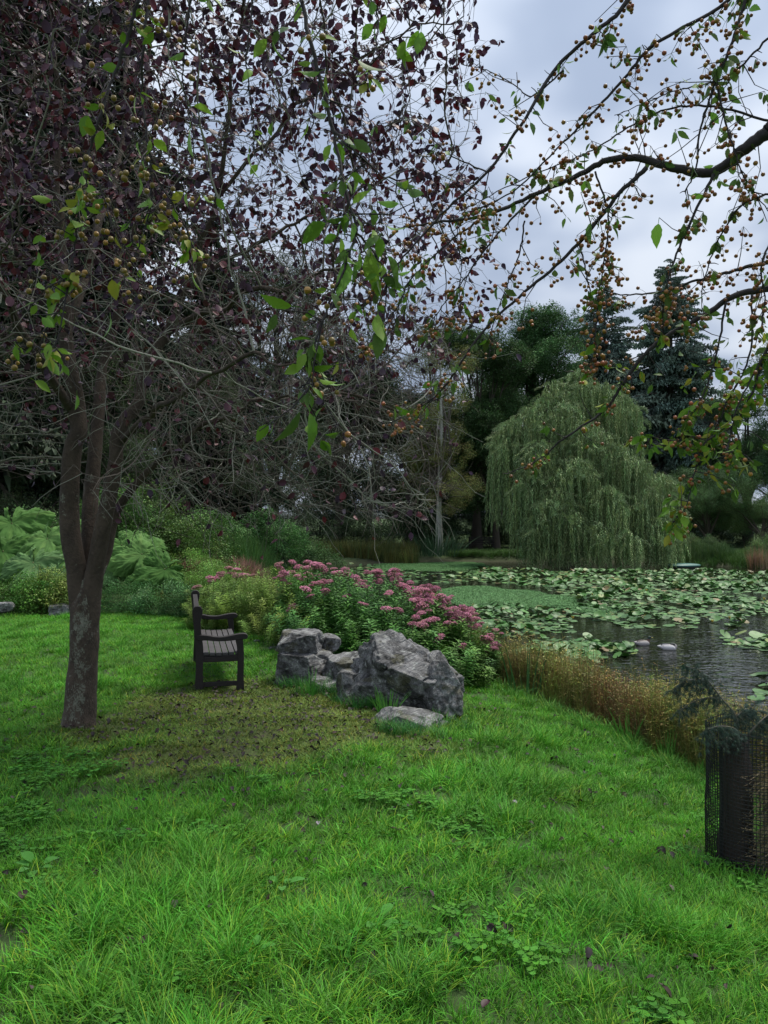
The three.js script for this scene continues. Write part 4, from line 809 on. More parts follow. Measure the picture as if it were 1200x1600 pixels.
    for (const s of [-1, 1]) { const w = new Builder(); w.leaf(V(0.09, 0.09, s * 0.085), V(-1, 0.12, -s * 0.12).normalize(), V(0, 0.35, s).normalize(), 0.3, 0.11, undefined, 6, 0.06, -0.25); localPart(t, 'wing', w.build(), mat(tones2[4], 0.75)); }
  };
  duck(1004, 1008, 0.25, true, 'dark-headed mallard swimming right, left one of two', null, [[0.3, 0.28, 0.28], [0.012, 0.03, 0.022], [0.09, 0.05, 0.035], [0.16, 0.13, 0.11], [0.2, 0.17, 0.15]]);
  duck(1044, 1015, -0.2, false, 'pale grey duck floating with head tucked onto its back', null, [[0.5, 0.49, 0.5], [0.05, 0.055, 0.05], [0.3, 0.28, 0.27], [0.24, 0.22, 0.22], [0.42, 0.41, 0.42]]);

  // moored green punt
  const q = onWater(1068, 888.5), boat = thing('green_boat', 'small green covered boat moored in the reeds right of the willow', 'boat', V(q.x, WATER, q.z)); boat.rotation.y = 0.1;
  const hull = (y0, y1, k0, k1, rim) => { const b = new Builder(), A = 32; let last = null; for (const [y, k] of [[y0, k0], [mix(y0, y1, 0.5), mix(k0, k1, 0.62)], [y1, k1], ...(rim ? [[y1 + 0.05, k1 * 0.86], [y1 + 0.085, k1 * 0.5], [y1 + 0.09, 0.02]] : [])]) { const row = []; for (let i = 0; i <= A; i++) { const a = i / A * 6.2832; row.push(b.v(Math.cos(a) * 0.95 * k, y, Math.sin(a) * 0.5 * k * (1 - 0.15 * Math.cos(a)), undefined, Math.cos(a), Math.sin(a))); } if (last) for (let i = 0; i < A; i++) b.quad(last[i], row[i], row[i + 1], last[i + 1]); last = row; } return b.build(); };
  localPart(boat, 'hull', hull(-0.08, 0.14, 0.8, 0.95, false), mat([0.02, 0.028, 0.02], 0.6)); localPart(boat, 'cover', hull(0.14, 0.2, 0.98, 1.0, true), mat([0.05, 0.15, 0.13], 0.5));
  const pg = new Builder(); pg.tube([V(q.x - 0.35, WATER - 0.3, q.z - 0.75), V(q.x - 0.42, WATER + 0.75, q.z - 0.75)], [0.05, 0.045], 8); single('mooring_post', pg.build(), mat([0.3, 0.26, 0.06], 0.9), 'short yellowish post standing behind the green boat', 'post', null, null, V(q.x - 0.35, WATER, q.z - 0.75));
}
console.log('pond done');
// ---------------------------------------------------------------- trees round the pond
const foot = (px, d) => { const x = (px - 600) / FOCAL * d; return onGround(x, d); };
const rowY = (py, d) => EYE - (py - 800) / FOCAL * d;
const limbBark = mat([0.1, 0.085, 0.07], 0.95);
function treeFrame(t, base, h, r, lobes, material, lean = 0, fork = 0.35) {
  const b = new Builder(), top = base.clone().add(V(lean, h, 0)), pts = curve([base.clone().add(V(0, -0.2, 0)), base.clone().add(V(lean * 0.1, h * 0.3, 0.1)), base.clone().add(V(lean * 0.5 + 0.15, h * 0.65, -0.1)), top], 14);
  b.tube(pts, pts.map((_, i) => r * (1.25 - 0.4 * Math.min(1, i / 3)) * (1 - 0.85 * i / 14)), 10, undefined, 0.1);
  const tk = part(t, 'trunk', b.build(), material);
  const lb = new Builder();
  for (const l of lobes) {
    const k = Math.floor(mix(14 * fork, 12, rnd() * rnd())), s = pts[k], e = V(l[0], l[1], l[2]), mid = s.clone().lerp(e, 0.5).add(V(rr(-0.3, 0.3), rr(-0.1, 0.5), rr(-0.3, 0.3)));
    const cp = curve([s, mid, e], 8); lb.tube(cp, cp.map((_, i) => r * 0.36 * (1 - 0.85 * i / 8)), 6);
    for (let j = 0; j < 7; j++) { const q = cp[3 + Math.floor(rnd() * 6)], f = V(l[0] + rr(-1, 1) * l[3], l[1] + rr(-0.8, 1) * l[4], l[2] + rr(-1, 1) * l[5]), cq = curve([q, q.clone().lerp(f, 0.5).add(V(0, rr(-0.2, 0.3), 0)), f], 5); lb.tube(cq, cq.map((_, i) => r * 0.13 * (1 - 0.85 * i / 5)), 4); }
  }
  part(tk, 'limbs', lb.build(), material === farBark ? material : limbBark);
}
function broadleaf(name, label, px, d, topRow, r, lobesRel, count, size, tone, kind = 'small', o = {}) {
  const base = foot(px, d), h = rowY(topRow, d) - base.y, t = thing(name, label, 'tree', base, o.group);
  // lobes relative: [x, share of height, z, rx, ry, rz]
  const L = lobesRel.map((l) => [base.x + l[0], base.y + l[1] * h, base.z + l[2], l[3], l[4], l[5]]);
  treeFrame(t, base, h * (o.trunk ?? 0.8), r, L, o.bark ?? farBark, o.lean ?? 0, o.fork ?? 0.3);
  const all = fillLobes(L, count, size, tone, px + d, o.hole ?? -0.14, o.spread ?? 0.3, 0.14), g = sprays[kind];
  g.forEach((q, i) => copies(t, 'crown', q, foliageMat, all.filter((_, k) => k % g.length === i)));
  return t;
}
const blob = (n, w, y0, y1, zr, r) => Array.from({ length: n }, () => { const y = rr(y0, y1), s = Math.sin(Math.PI * Math.pow((y - y0) / (y1 - y0 + 0.01), 0.8)) * 0.65 + 0.4, k = rr(0.75, 1.3) * r; return [rr(-w, w) * s, y, rr(-zr, zr), k * 1.15, k * 0.8, k]; });
{
  reseed(91);
  // --- conifers
  const bough = (() => {                                                    // a drooping flat bough along +x, about 1 long
    const b = new Builder(); b.tube([V(0, 0, 0), V(0.4, 0.02, 0), V(0.75, -0.06, 0), V(1, -0.16, 0)], [0.02, 0.014, 0.008, 0.003], 4, { r: 0.8, g: 0.5, b: 0.5 });
    for (let k = 0; k < 46; k++) {
      const t = 0.12 + 0.88 * k / 46, s = k % 2 ? 1 : -1, p = V(t, 0.02 - 0.18 * t * t, 0), l = 0.34 * (1.1 - t) + 0.08, d = V(0.55, -0.25 + rr(-0.12, 0.12), s * 0.9).normalize(), g = rr(0.65, 1.35), c = { r: g, g, b: g };
      for (let j = 0; j < 5; j++) { const q = p.clone().addScaledVector(d, l * j / 5); q.y -= 0.05 * (j / 5) ** 2; b.leaf(q, d.clone().add(V(rr(-0.5, 0.5), rr(-1.1, 0.5), rr(-0.5, 0.5))).normalize(), unit(), l * rr(0.35, 0.7), 0.05, c, 2, 0.3, -0.3); }
    }
    return b.build();
  })();
  const conifer = (name, label, px, d, topRow, r, reach, tone, whorls, lowest, o = {}) => {
    const base = foot(px, d), h = rowY(topRow, d) - base.y, t = thing(name, label, 'conifer', base, o.group), b = new Builder();
    b.tube([base.clone().add(V(0, -0.2, 0)), base.clone().add(V(0, h * 0.5, 0)), base.clone().add(V(0, h, 0))], [r, r * 0.62, 0.02], 9); part(t, 'trunk', b.build(), o.bark ?? farBark);
    const list = [];
    for (let k = 0; k < whorls; k++) {
      const f = lowest + (1 - lowest) * Math.pow(k / whorls, 0.9), n = 4 + Math.floor(rnd() * 4), prof = Math.pow(1 - f, o.taper ?? 0.75) * 1.0 + 0.05, a0 = rr(0, 6.28);
      for (let j = 0; j < n; j++) {
        if (rnd() < (o.gap ?? 0.12)) continue;
        const s = reach * prof * rr(0.5, 1.25), m = place(base.clone().add(V(0, f * h + rr(-0.5, 0.5), 0)), rr(-0.35, 0.35), a0 + j / n * 6.28 + rr(-0.3, 0.3), mix(0.3, -0.2, 1 - f) + rr(-0.28, 0.28), V(s, s * rr(0.9, 1.5), s * rr(0.45, 0.8)));
        list.push({ m, c: tint(tone, 0.25, 0.1) });
      }
    }
    copies(t, 'crown', bough, leafMat([1, 1, 1], 0.12, 0.8, { vertexColors: true }), list); return t;
  };
  conifer('fir_tree', 'tall blue-green fir behind the willow top, left one of the pair', 945, 74, 445, 0.42, 7.2, [0.17, 0.25, 0.2], 60, 0.12, { gap: 0.36, taper: 0.62 });
  conifer('fir_tree', 'tall dark fir rising right of the willow, broad at its base', 1048, 70, 405, 0.42, 6.0, [0.15, 0.22, 0.175], 80, 0.06, { gap: 0.3, taper: 0.62 });
  conifer('fir_tree', 'tall dark conifer filling the sky behind the plum tree, left border', 30, 27, -330, 0.42, 4.2, [0.04, 0.062, 0.035], 74, 0.05, { group: 'dark conifers behind the plum tree', taper: 0.55 });
  conifer('fir_tree', 'dark conifer behind the left stem of the plum tree', 165, 30, -130, 0.4, 4.0, [0.04, 0.064, 0.035], 72, 0.05, { group: 'dark conifers behind the plum tree', taper: 0.55 });
  conifer('fir_tree', 'dark conifer with lower top behind the plum crown centre', 330, 36, 330, 0.36, 3.6, [0.04, 0.064, 0.036], 56, 0.05, { group: 'dark conifers behind the plum tree', taper: 0.6 });
  conifer('fir_tree', 'dark conifer beyond the left border behind the giant leaves', -90, 24, -200, 0.4, 4.0, [0.04, 0.062, 0.035], 60, 0.05, { group: 'dark conifers behind the plum tree', taper: 0.55 });

  // --- broadleaved trees
  broadleaf('oak_tree', 'full green oak behind the willow, left of the firs', 822, 62, 478, 0.45, blob(17, 3.6, 0.35, 0.95, 3, 1.75), 3230, 1.0, [0.05, 0.115, 0.035], 'small', { hole: -0.1 });
  broadleaf('oak_tree', 'dark green tree between the birch and the oak', 745, 58, 500, 0.4, blob(14, 3, 0.3, 0.95, 2.5, 1.6), 2380, 0.95, [0.045, 0.09, 0.028], 'small');
  broadleaf('oak_tree', 'oak with open crown at the right border beyond the pond', 1168, 66, 600, 0.45, blob(13, 3.6, 0.35, 0.95, 3, 1.7), 2210, 0.95, [0.045, 0.095, 0.035], 'small', { hole: -0.08 });
  broadleaf('oak_tree', 'large oak just outside the right border', 1290, 60, 520, 0.45, blob(13, 4, 0.3, 0.95, 3, 1.9), 2040, 1.0, [0.045, 0.1, 0.035], 'small');
  broadleaf('round_tree', 'rounded light green tree at the right of the far bank', 1190, 53, 742, 0.2, blob(9, 2.4, 0.4, 0.9, 2, 1.15), 1700, 0.62, [0.075, 0.145, 0.045], 'fine', { trunk: 0.6 });
  broadleaf('round_tree', 'rounded mid green tree beside the right flank of the willow', 1105, 55, 738, 0.22, blob(9, 2.5, 0.4, 0.9, 2, 1.2), 1700, 0.62, [0.06, 0.125, 0.04], 'fine', { trunk: 0.6 });
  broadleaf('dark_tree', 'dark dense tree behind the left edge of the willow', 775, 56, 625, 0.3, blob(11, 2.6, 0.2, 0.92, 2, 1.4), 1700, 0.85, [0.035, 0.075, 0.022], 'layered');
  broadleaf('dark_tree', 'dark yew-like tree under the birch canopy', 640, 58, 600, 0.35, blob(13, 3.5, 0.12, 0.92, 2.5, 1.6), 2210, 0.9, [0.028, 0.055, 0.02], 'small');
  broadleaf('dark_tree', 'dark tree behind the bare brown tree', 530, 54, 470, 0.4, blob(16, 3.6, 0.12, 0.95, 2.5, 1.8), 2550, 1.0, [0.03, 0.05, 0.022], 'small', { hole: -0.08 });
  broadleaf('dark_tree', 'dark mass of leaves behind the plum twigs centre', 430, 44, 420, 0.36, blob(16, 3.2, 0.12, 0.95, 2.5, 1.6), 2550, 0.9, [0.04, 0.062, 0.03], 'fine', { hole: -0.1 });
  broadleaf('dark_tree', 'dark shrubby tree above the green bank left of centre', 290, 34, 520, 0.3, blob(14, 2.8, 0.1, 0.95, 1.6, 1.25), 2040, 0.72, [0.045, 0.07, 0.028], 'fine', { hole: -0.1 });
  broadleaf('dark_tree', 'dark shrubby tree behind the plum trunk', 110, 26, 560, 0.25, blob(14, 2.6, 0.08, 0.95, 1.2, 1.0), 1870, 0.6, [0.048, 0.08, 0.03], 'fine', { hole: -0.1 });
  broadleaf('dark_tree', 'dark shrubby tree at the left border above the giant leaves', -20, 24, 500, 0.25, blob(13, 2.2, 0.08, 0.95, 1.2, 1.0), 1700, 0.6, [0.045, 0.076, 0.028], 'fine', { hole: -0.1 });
  const birchBark = mat([0.42, 0.42, 0.37], 0.85, { map: woodMap });
  broadleaf('birch_tree', 'slender birch with pale trunk and sparse yellowing leaves', 686, 50, 505, 0.24, blob(22, 2.2, 0.22, 0.97, 1.8, 0.95), 1955, 0.7, [0.125, 0.15, 0.045], 'fine', { bark: birchBark, trunk: 0.95, hole: -0.1, fork: 0.3 });
  // bare brown tree: many fine branches, hardly a leaf
  {
    const px = 572, d = 57, base = foot(px, d), h = rowY(425, d) - base.y, t = thing('bare_tree', 'leafless grey-brown tree with dense fine twigs, centre background', 'tree', base), tb = new Builder(), fb2 = new Builder();
    const grow = (p, dir, len, r, level) => {
      const pts = [p.clone()], q = p.clone(), dd = dir.clone(); for (let k = 0; k < 4; k++) { dd.addScaledVector(unit(), 0.16 + 0.05 * level).normalize(); q.addScaledVector(dd, len / 4); pts.push(q.clone()); }
      (level < 2 ? tb : fb2).tube(pts, pts.map((_, i) => r * (1 - 0.5 * i / 4)), level < 2 ? 7 : 3);
      if (level >= 4) return;
      const n = level === 0 ? 9 : level === 1 ? 8 : level === 2 ? 7 : 5;
      for (let k = 0; k < n; k++) { const f = 1 + Math.floor(rnd() * 4), e = dd.clone().multiplyScalar(0.75).addScaledVector(unit(), 0.75).add(V(0, level < 2 ? 0.35 : -0.1, 0)).normalize(); grow(pts[f], e, len * rr(0.42, 0.66), r * 0.45, level + 1); }
    };
    grow(base.clone().add(V(0, -0.2, 0)), V(0.02, 1, 0).normalize(), h * 0.52, 0.2, 0);
    part(t, 'trunk', tb.build(), mat([0.12, 0.105, 0.09], 0.95)); part(t, 'twigs', fb2.build(), mat([0.15, 0.125, 0.105], 0.95), 'stuff');
    const sp = fillLobes([[base.x - 0.8, base.y + h * 0.55, base.z, 2.8, 3.5, 2.2], [base.x + 1, base.y + h * 0.7, base.z, 2.2, 3, 2]], 260, 0.6, [0.1, 0.08, 0.05], 4, 0.02); copies(t, 'foliage', sprays.fine[0], foliageMat, sp);
  }
  // --- weeping willow: limbs, then strands that hang from mounds of the crown
  {
    const d0 = 47.2, base = onGround((905 - 600) / FOCAL * 49.5, 49.5), t = thing('weeping_willow', 'big weeping willow trailing pale green curtains to the far water edge', 'tree', base);
    const strand = () => {
      const b = new Builder(), a = rr(0, 6.28), sw = rr(0.02, 0.09), pts = Array.from({ length: 7 }, (_, k) => V(Math.cos(a) * sw * Math.sin(k * 0.5) + 0.02 * Math.sin(k * 2.1), -k / 6, Math.sin(a) * sw * Math.sin(k * 0.5)));
      b.tube(pts, pts.map(() => 0.004), 3, { r: 1, g: 0.75, b: 0.6 });
      for (let k = 0; k < 44; k++) { const f = k / 44 * 6, i = Math.min(5, Math.floor(f)), p = pts[i].clone().lerp(pts[i + 1], f - i), e = k * 2.4 + rr(-0.5, 0.5), g = rr(0.7, 1.35); b.leaf(p, V(Math.cos(e) * 0.7, -rr(0.5, 1.1), Math.sin(e) * 0.7).normalize(), V(Math.cos(e), 0.5, Math.sin(e)).normalize(), rr(0.12, 0.19), 0.03, { r: g * rr(0.9, 1.1), g, b: g }, 2, 0.1, 0.1); }
      return b.build();
    };
    const kinds = [strand(), strand(), strand()], lists = [[], [], []];
    // mounds [column, top row, distance, half width, half depth, drop of the dome, strand length]
    const mounds = [[905, 578, 47.5, 1.9, 1.6, 1.3, 3.0], [868, 596, 47.2, 1.7, 1.5, 1.4, 3.2], [950, 600, 47, 1.7, 1.5, 1.4, 3.4], [835, 632, 46.8, 1.7, 1.6, 1.3, 3.2], [885, 628, 45.6, 1.7, 1.2, 1.3, 3.2], [800, 655, 47, 1.6, 1.6, 1.2, 3.4], [982, 618, 47.4, 1.1, 1.2, 1.4, 4.2], [925, 660, 44.8, 1.8, 1.2, 1.3, 3.0], [845, 690, 45, 1.8, 1.3, 1.3, 3.2], [785, 672, 46.6, 1.0, 1.2, 1.2, 4.4], [965, 690, 44.6, 1.6, 1.2, 1.2, 3.0], [900, 715, 44, 1.8, 1.1, 1.2, 2.8], [1000, 716, 45, 1.5, 1.3, 1.1, 3.2], [825, 738, 44.8, 1.5, 1.2, 1.1, 3.6], [1032, 738, 45.6, 1.4, 1.4, 1.1, 3.2], [870, 765, 43.8, 1.6, 1.1, 1.0, 2.9], [945, 758, 43.6, 1.6, 1.1, 1.0, 2.8], [1010, 765, 44.2, 1.5, 1.1, 1.0, 2.8], [1050, 770, 45.2, 0.9, 1.2, 1.0, 3.2], [935, 816, 43, 0.85, 0.7, 0.7, 1.9], [982, 828, 43, 0.8, 0.7, 0.6, 1.6], [845, 800, 43.8, 1.2, 0.9, 0.9, 2.3], [1030, 810, 44, 1.0, 0.9, 0.8, 2.2], [895, 800, 43.4, 1.1, 0.8, 0.8, 2.3]];
    for (const [px, py, d, w, z, drop, len] of mounds) {
      const c = at(px, py, d - (py - 578) / 310 * 2.6), n = Math.round(82 * Math.sqrt(w * z)), k0 = rr(0.85, 1.15);
      for (let k = 0; k < n; k++) {
        const a = rr(0, 6.28), r = Math.pow(rnd(), 0.6), p = V(c.x + Math.cos(a) * r * w * 0.86, c.y - 1.25 * drop * r * r + rr(-0.15, 0.15), c.z + Math.sin(a) * r * z);
        let l = len * rr(0.6, 1.1); l = Math.min(l, p.y - WATER - rr(0.02, 0.3)); if (l < 0.3) continue;
        const bright = 1.0; lists[k % 3].push({ m: place(p, rr(-0.1, 0.1), rr(0, 6.28), rr(-0.1, 0.1), V(rr(1, 1.5), l, rr(1, 1.5))), c: tint([0.27 * k0 * bright, 0.39 * k0 * bright, 0.17 * k0 * bright], 0.24, 0.08) });
        if (rnd() < 0.4) { const e = rr(0, 6.28); lists[(k + 1) % 3].push({ m: place(p, 0, e, rr(0.7, 1.3), V(1.4, rr(0.5, 0.9), 1.4)), c: tint([0.3, 0.42, 0.2], 0.2, 0.08) }); }
      }
    }
    kinds.forEach((g, i) => copies(t, 'crown', g, leafMat([1, 1, 1], 0.3, 0.7, { vertexColors: true }), lists[i]));
    treeFrame(t, base, 7.5, 0.5, mounds.slice(0, 16).map(([px, py, d, w, z, drop]) => { const c = at(px, py, d); return [c.x, c.y - 0.3, c.z, w * 0.6, 0.3, z * 0.6]; }), farBark, 0.3, 0.25);
  }
  // --- undergrowth on the far and left banks
  const U = 'undergrowth on the far banks', bush = (label, px, d, w, h, count, size, tone, kind) => shrub('bank_shrub', label, (px - 600) / FOCAL * d, d, [[0, h * 0.5, 0, w * 0.6, h * 0.55, 1], [-w * 0.5, h * 0.4, 0.3, w * 0.5, h * 0.45, 0.9], [w * 0.5, h * 0.4, 0.2, w * 0.5, h * 0.42, 0.9]], count, size, tone, kind, U);
  bush('bright leafy bank shrub with yellow-green top behind the plum trunk', 235, 27, 1.8, 1.9, 560, 0.42, [0.085, 0.16, 0.035], 'layered');
  bush('layered green bank shrub left of the centre, above the reeds', 320, 29, 1.8, 2.0, 560, 0.42, [0.065, 0.15, 0.035], 'layered');
  bush('green bank shrub below the bare hanging twigs', 410, 31, 1.8, 1.9, 560, 0.42, [0.055, 0.14, 0.035], 'layered');
  bush('dark bank shrub at the end of the green hedge', 480, 36, 1.8, 1.8, 420, 0.45, [0.05, 0.11, 0.03], 'small');
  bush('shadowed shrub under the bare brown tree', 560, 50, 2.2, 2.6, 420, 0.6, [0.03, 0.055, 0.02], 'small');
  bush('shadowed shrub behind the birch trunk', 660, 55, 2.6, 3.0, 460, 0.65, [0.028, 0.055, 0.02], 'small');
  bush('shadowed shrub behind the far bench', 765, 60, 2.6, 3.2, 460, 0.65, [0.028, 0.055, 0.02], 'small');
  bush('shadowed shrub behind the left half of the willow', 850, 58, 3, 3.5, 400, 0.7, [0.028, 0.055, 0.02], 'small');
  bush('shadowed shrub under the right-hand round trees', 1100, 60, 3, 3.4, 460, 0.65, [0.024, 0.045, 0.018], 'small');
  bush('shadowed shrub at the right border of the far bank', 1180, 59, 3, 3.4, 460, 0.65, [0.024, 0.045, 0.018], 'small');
  bush('low green waterside bush between the boat and the dry reeds', 1105, 48.5, 1.2, 1.2, 300, 0.4, [0.06, 0.115, 0.035], 'narrow');
  bush('low leafy bush between the willow skirt and the boat', 1068, 48.2, 1.1, 1.5, 300, 0.4, [0.07, 0.115, 0.035], 'narrow');
  bush('green bush at the far right above the dry reeds', 1200, 46.5, 1.2, 1.4, 300, 0.45, [0.07, 0.13, 0.035], 'fine');
  bush('olive undergrowth behind the left shrubs', 90, 21.5, 1.5, 1.8, 380, 0.45, [0.045, 0.08, 0.025], 'small');
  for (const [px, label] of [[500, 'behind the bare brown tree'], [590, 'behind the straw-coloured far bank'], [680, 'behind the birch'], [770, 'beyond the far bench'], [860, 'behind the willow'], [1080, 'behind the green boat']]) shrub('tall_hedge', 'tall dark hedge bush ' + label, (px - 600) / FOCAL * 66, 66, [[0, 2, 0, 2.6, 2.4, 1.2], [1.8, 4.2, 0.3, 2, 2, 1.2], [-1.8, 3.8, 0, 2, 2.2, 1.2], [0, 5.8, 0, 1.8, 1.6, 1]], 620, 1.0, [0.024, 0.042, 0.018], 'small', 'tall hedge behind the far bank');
  // hedge of distant trees that closes the view
  ['above the giant leaves', 'behind the plum trunk', 'over the bright bank shrub', 'over the layered bank shrub', 'left of the bare brown tree', 'behind the bare brown tree', 'right of the birch crown', 'behind the left half of the willow', 'behind the willow crest', 'between the two firs', 'right of the broad fir', 'at the right border'].forEach((w, k) => {
    const px = -20 + k * 112, d = 84 + (k * 7) % 13; broadleaf('distant_tree', 'distant green tree closing the view ' + w, px, d, px < 860 ? rr(540, 600) : rr(640, 700), 0.35, blob(10, 5.5, 0.15, 0.9, 2.5, 2.4), 760, 1.5, [0.04, 0.075, 0.03], 'small', { group: 'distant trees closing the view' });
  });

  // --- reeds of the left and far banks
  const reedClump = (() => { const b = new Builder(); for (let k = 0; k < 26; k++) { const a = rr(0, 6.28), r = 0.2 * Math.sqrt(rnd()), l = rr(0.02, 0.35), g = rr(0.7, 1.3); b.blade(V(Math.cos(a) * r, -0.03, Math.sin(a) * r), V(Math.cos(a) * l, 1, Math.sin(a) * l).normalize(), V(-Math.sin(a), 0, Math.cos(a)), rr(0.6, 1.1), 0.025, V(Math.cos(a) * 0.08, -0.05, Math.sin(a) * 0.08), { r: g, g, b: g * rr(0.8, 1.2) }, 4); } return b.build(); })();
  const band = (label, px0, px1, d0, d1, n, h, tones) => { const l = []; for (let k = 0; k < n; k++) { const px = rr(px0, px1), d = rr(d0, d1), p = foot(px, d); if (pondDistance(p.x, d) < -0.6) continue; l.push({ m: place(p, rr(-0.1, 0.1), rr(0, 6.28), rr(-0.1, 0.1), V(1, h * rr(0.75, 1.2), 1)), c: tint(pick(tones), 0.25, 0.12) }); } tag(copies(null, 'far_reeds', reedClump, reedBank, l), label, 'reeds'); };
  const reedBank = leafMat([1, 1, 1], 0.25, 0.8, { vertexColors: true });
  band('green upright reeds below the left bank shrubs', 190, 500, 24, 28, 420, 1.15, [[0.055, 0.14, 0.03], [0.07, 0.16, 0.035]]);
  band('pinkish brown dying sedge in front of the green reeds', 275, 490, 20.5, 23.5, 520, 0.62, [[0.3, 0.2, 0.14], [0.26, 0.16, 0.12], [0.2, 0.15, 0.08], [0.28, 0.14, 0.13]]);
  band('olive grass between the border shrubs and the sedge', 230, 420, 15.5, 20, 420, 0.45, [[0.13, 0.18, 0.045], [0.16, 0.17, 0.05]]);
  band('straw-coloured grass on the far bank left of the birch', 500, 650, 46.5, 50, 420, 1.0, [[0.16, 0.16, 0.05], [0.12, 0.13, 0.04], [0.08, 0.12, 0.04]]);
  band('dry pale reeds standing at the right far bank', 1140, 1200, 40.5, 43, 120, 1.25, [[0.34, 0.25, 0.16], [0.3, 0.2, 0.12]]);
  band('green waterside grass under the right far bushes', 1050, 1140, 45, 47.5, 160, 0.9, [[0.06, 0.12, 0.04], [0.08, 0.13, 0.04]]);
  band('dark grass fringe along the far shore by the bench', 700, 830, 48.6, 52, 260, 0.35, [[0.07, 0.15, 0.035], [0.06, 0.13, 0.03]]);
  band('low grass fringe along the far shore right of the willow', 1030, 1210, 42.5, 49, 520, 0.5, [[0.07, 0.15, 0.035], [0.06, 0.13, 0.03]]);
  // far bench
  { const p = foot(752, 55), t = thing('far_bench', 'dark wooden bench far off under the trees left of the willow', 'bench', p), m = mat([0.02, 0.018, 0.016], 0.8), bx = (n, ...a) => { const b = new Builder(); b.box(...a); localPart(t, n, b.build(), m); };
    for (const x of [-0.85, 0.82]) { bx('leg', x, x + 0.07, -0.05, 0.45, 0.18, 0.25); bx('back_post', x, x + 0.07, -0.05, 0.95, -0.25, -0.18); bx('armrest', x - 0.004, x + 0.074, 0.6, 0.65, -0.178, 0.3); }
    for (let k = 0; k < 4; k++) bx('slat', -0.84, 0.88, 0.452, 0.48, -0.17 + k * 0.11, -0.08 + k * 0.11); for (let k = 0; k < 4; k++) bx('back_slat', -0.78, 0.818, 0.55 + k * 0.11, 0.62 + k * 0.11, -0.23, -0.2); }
}
console.log('trees done');
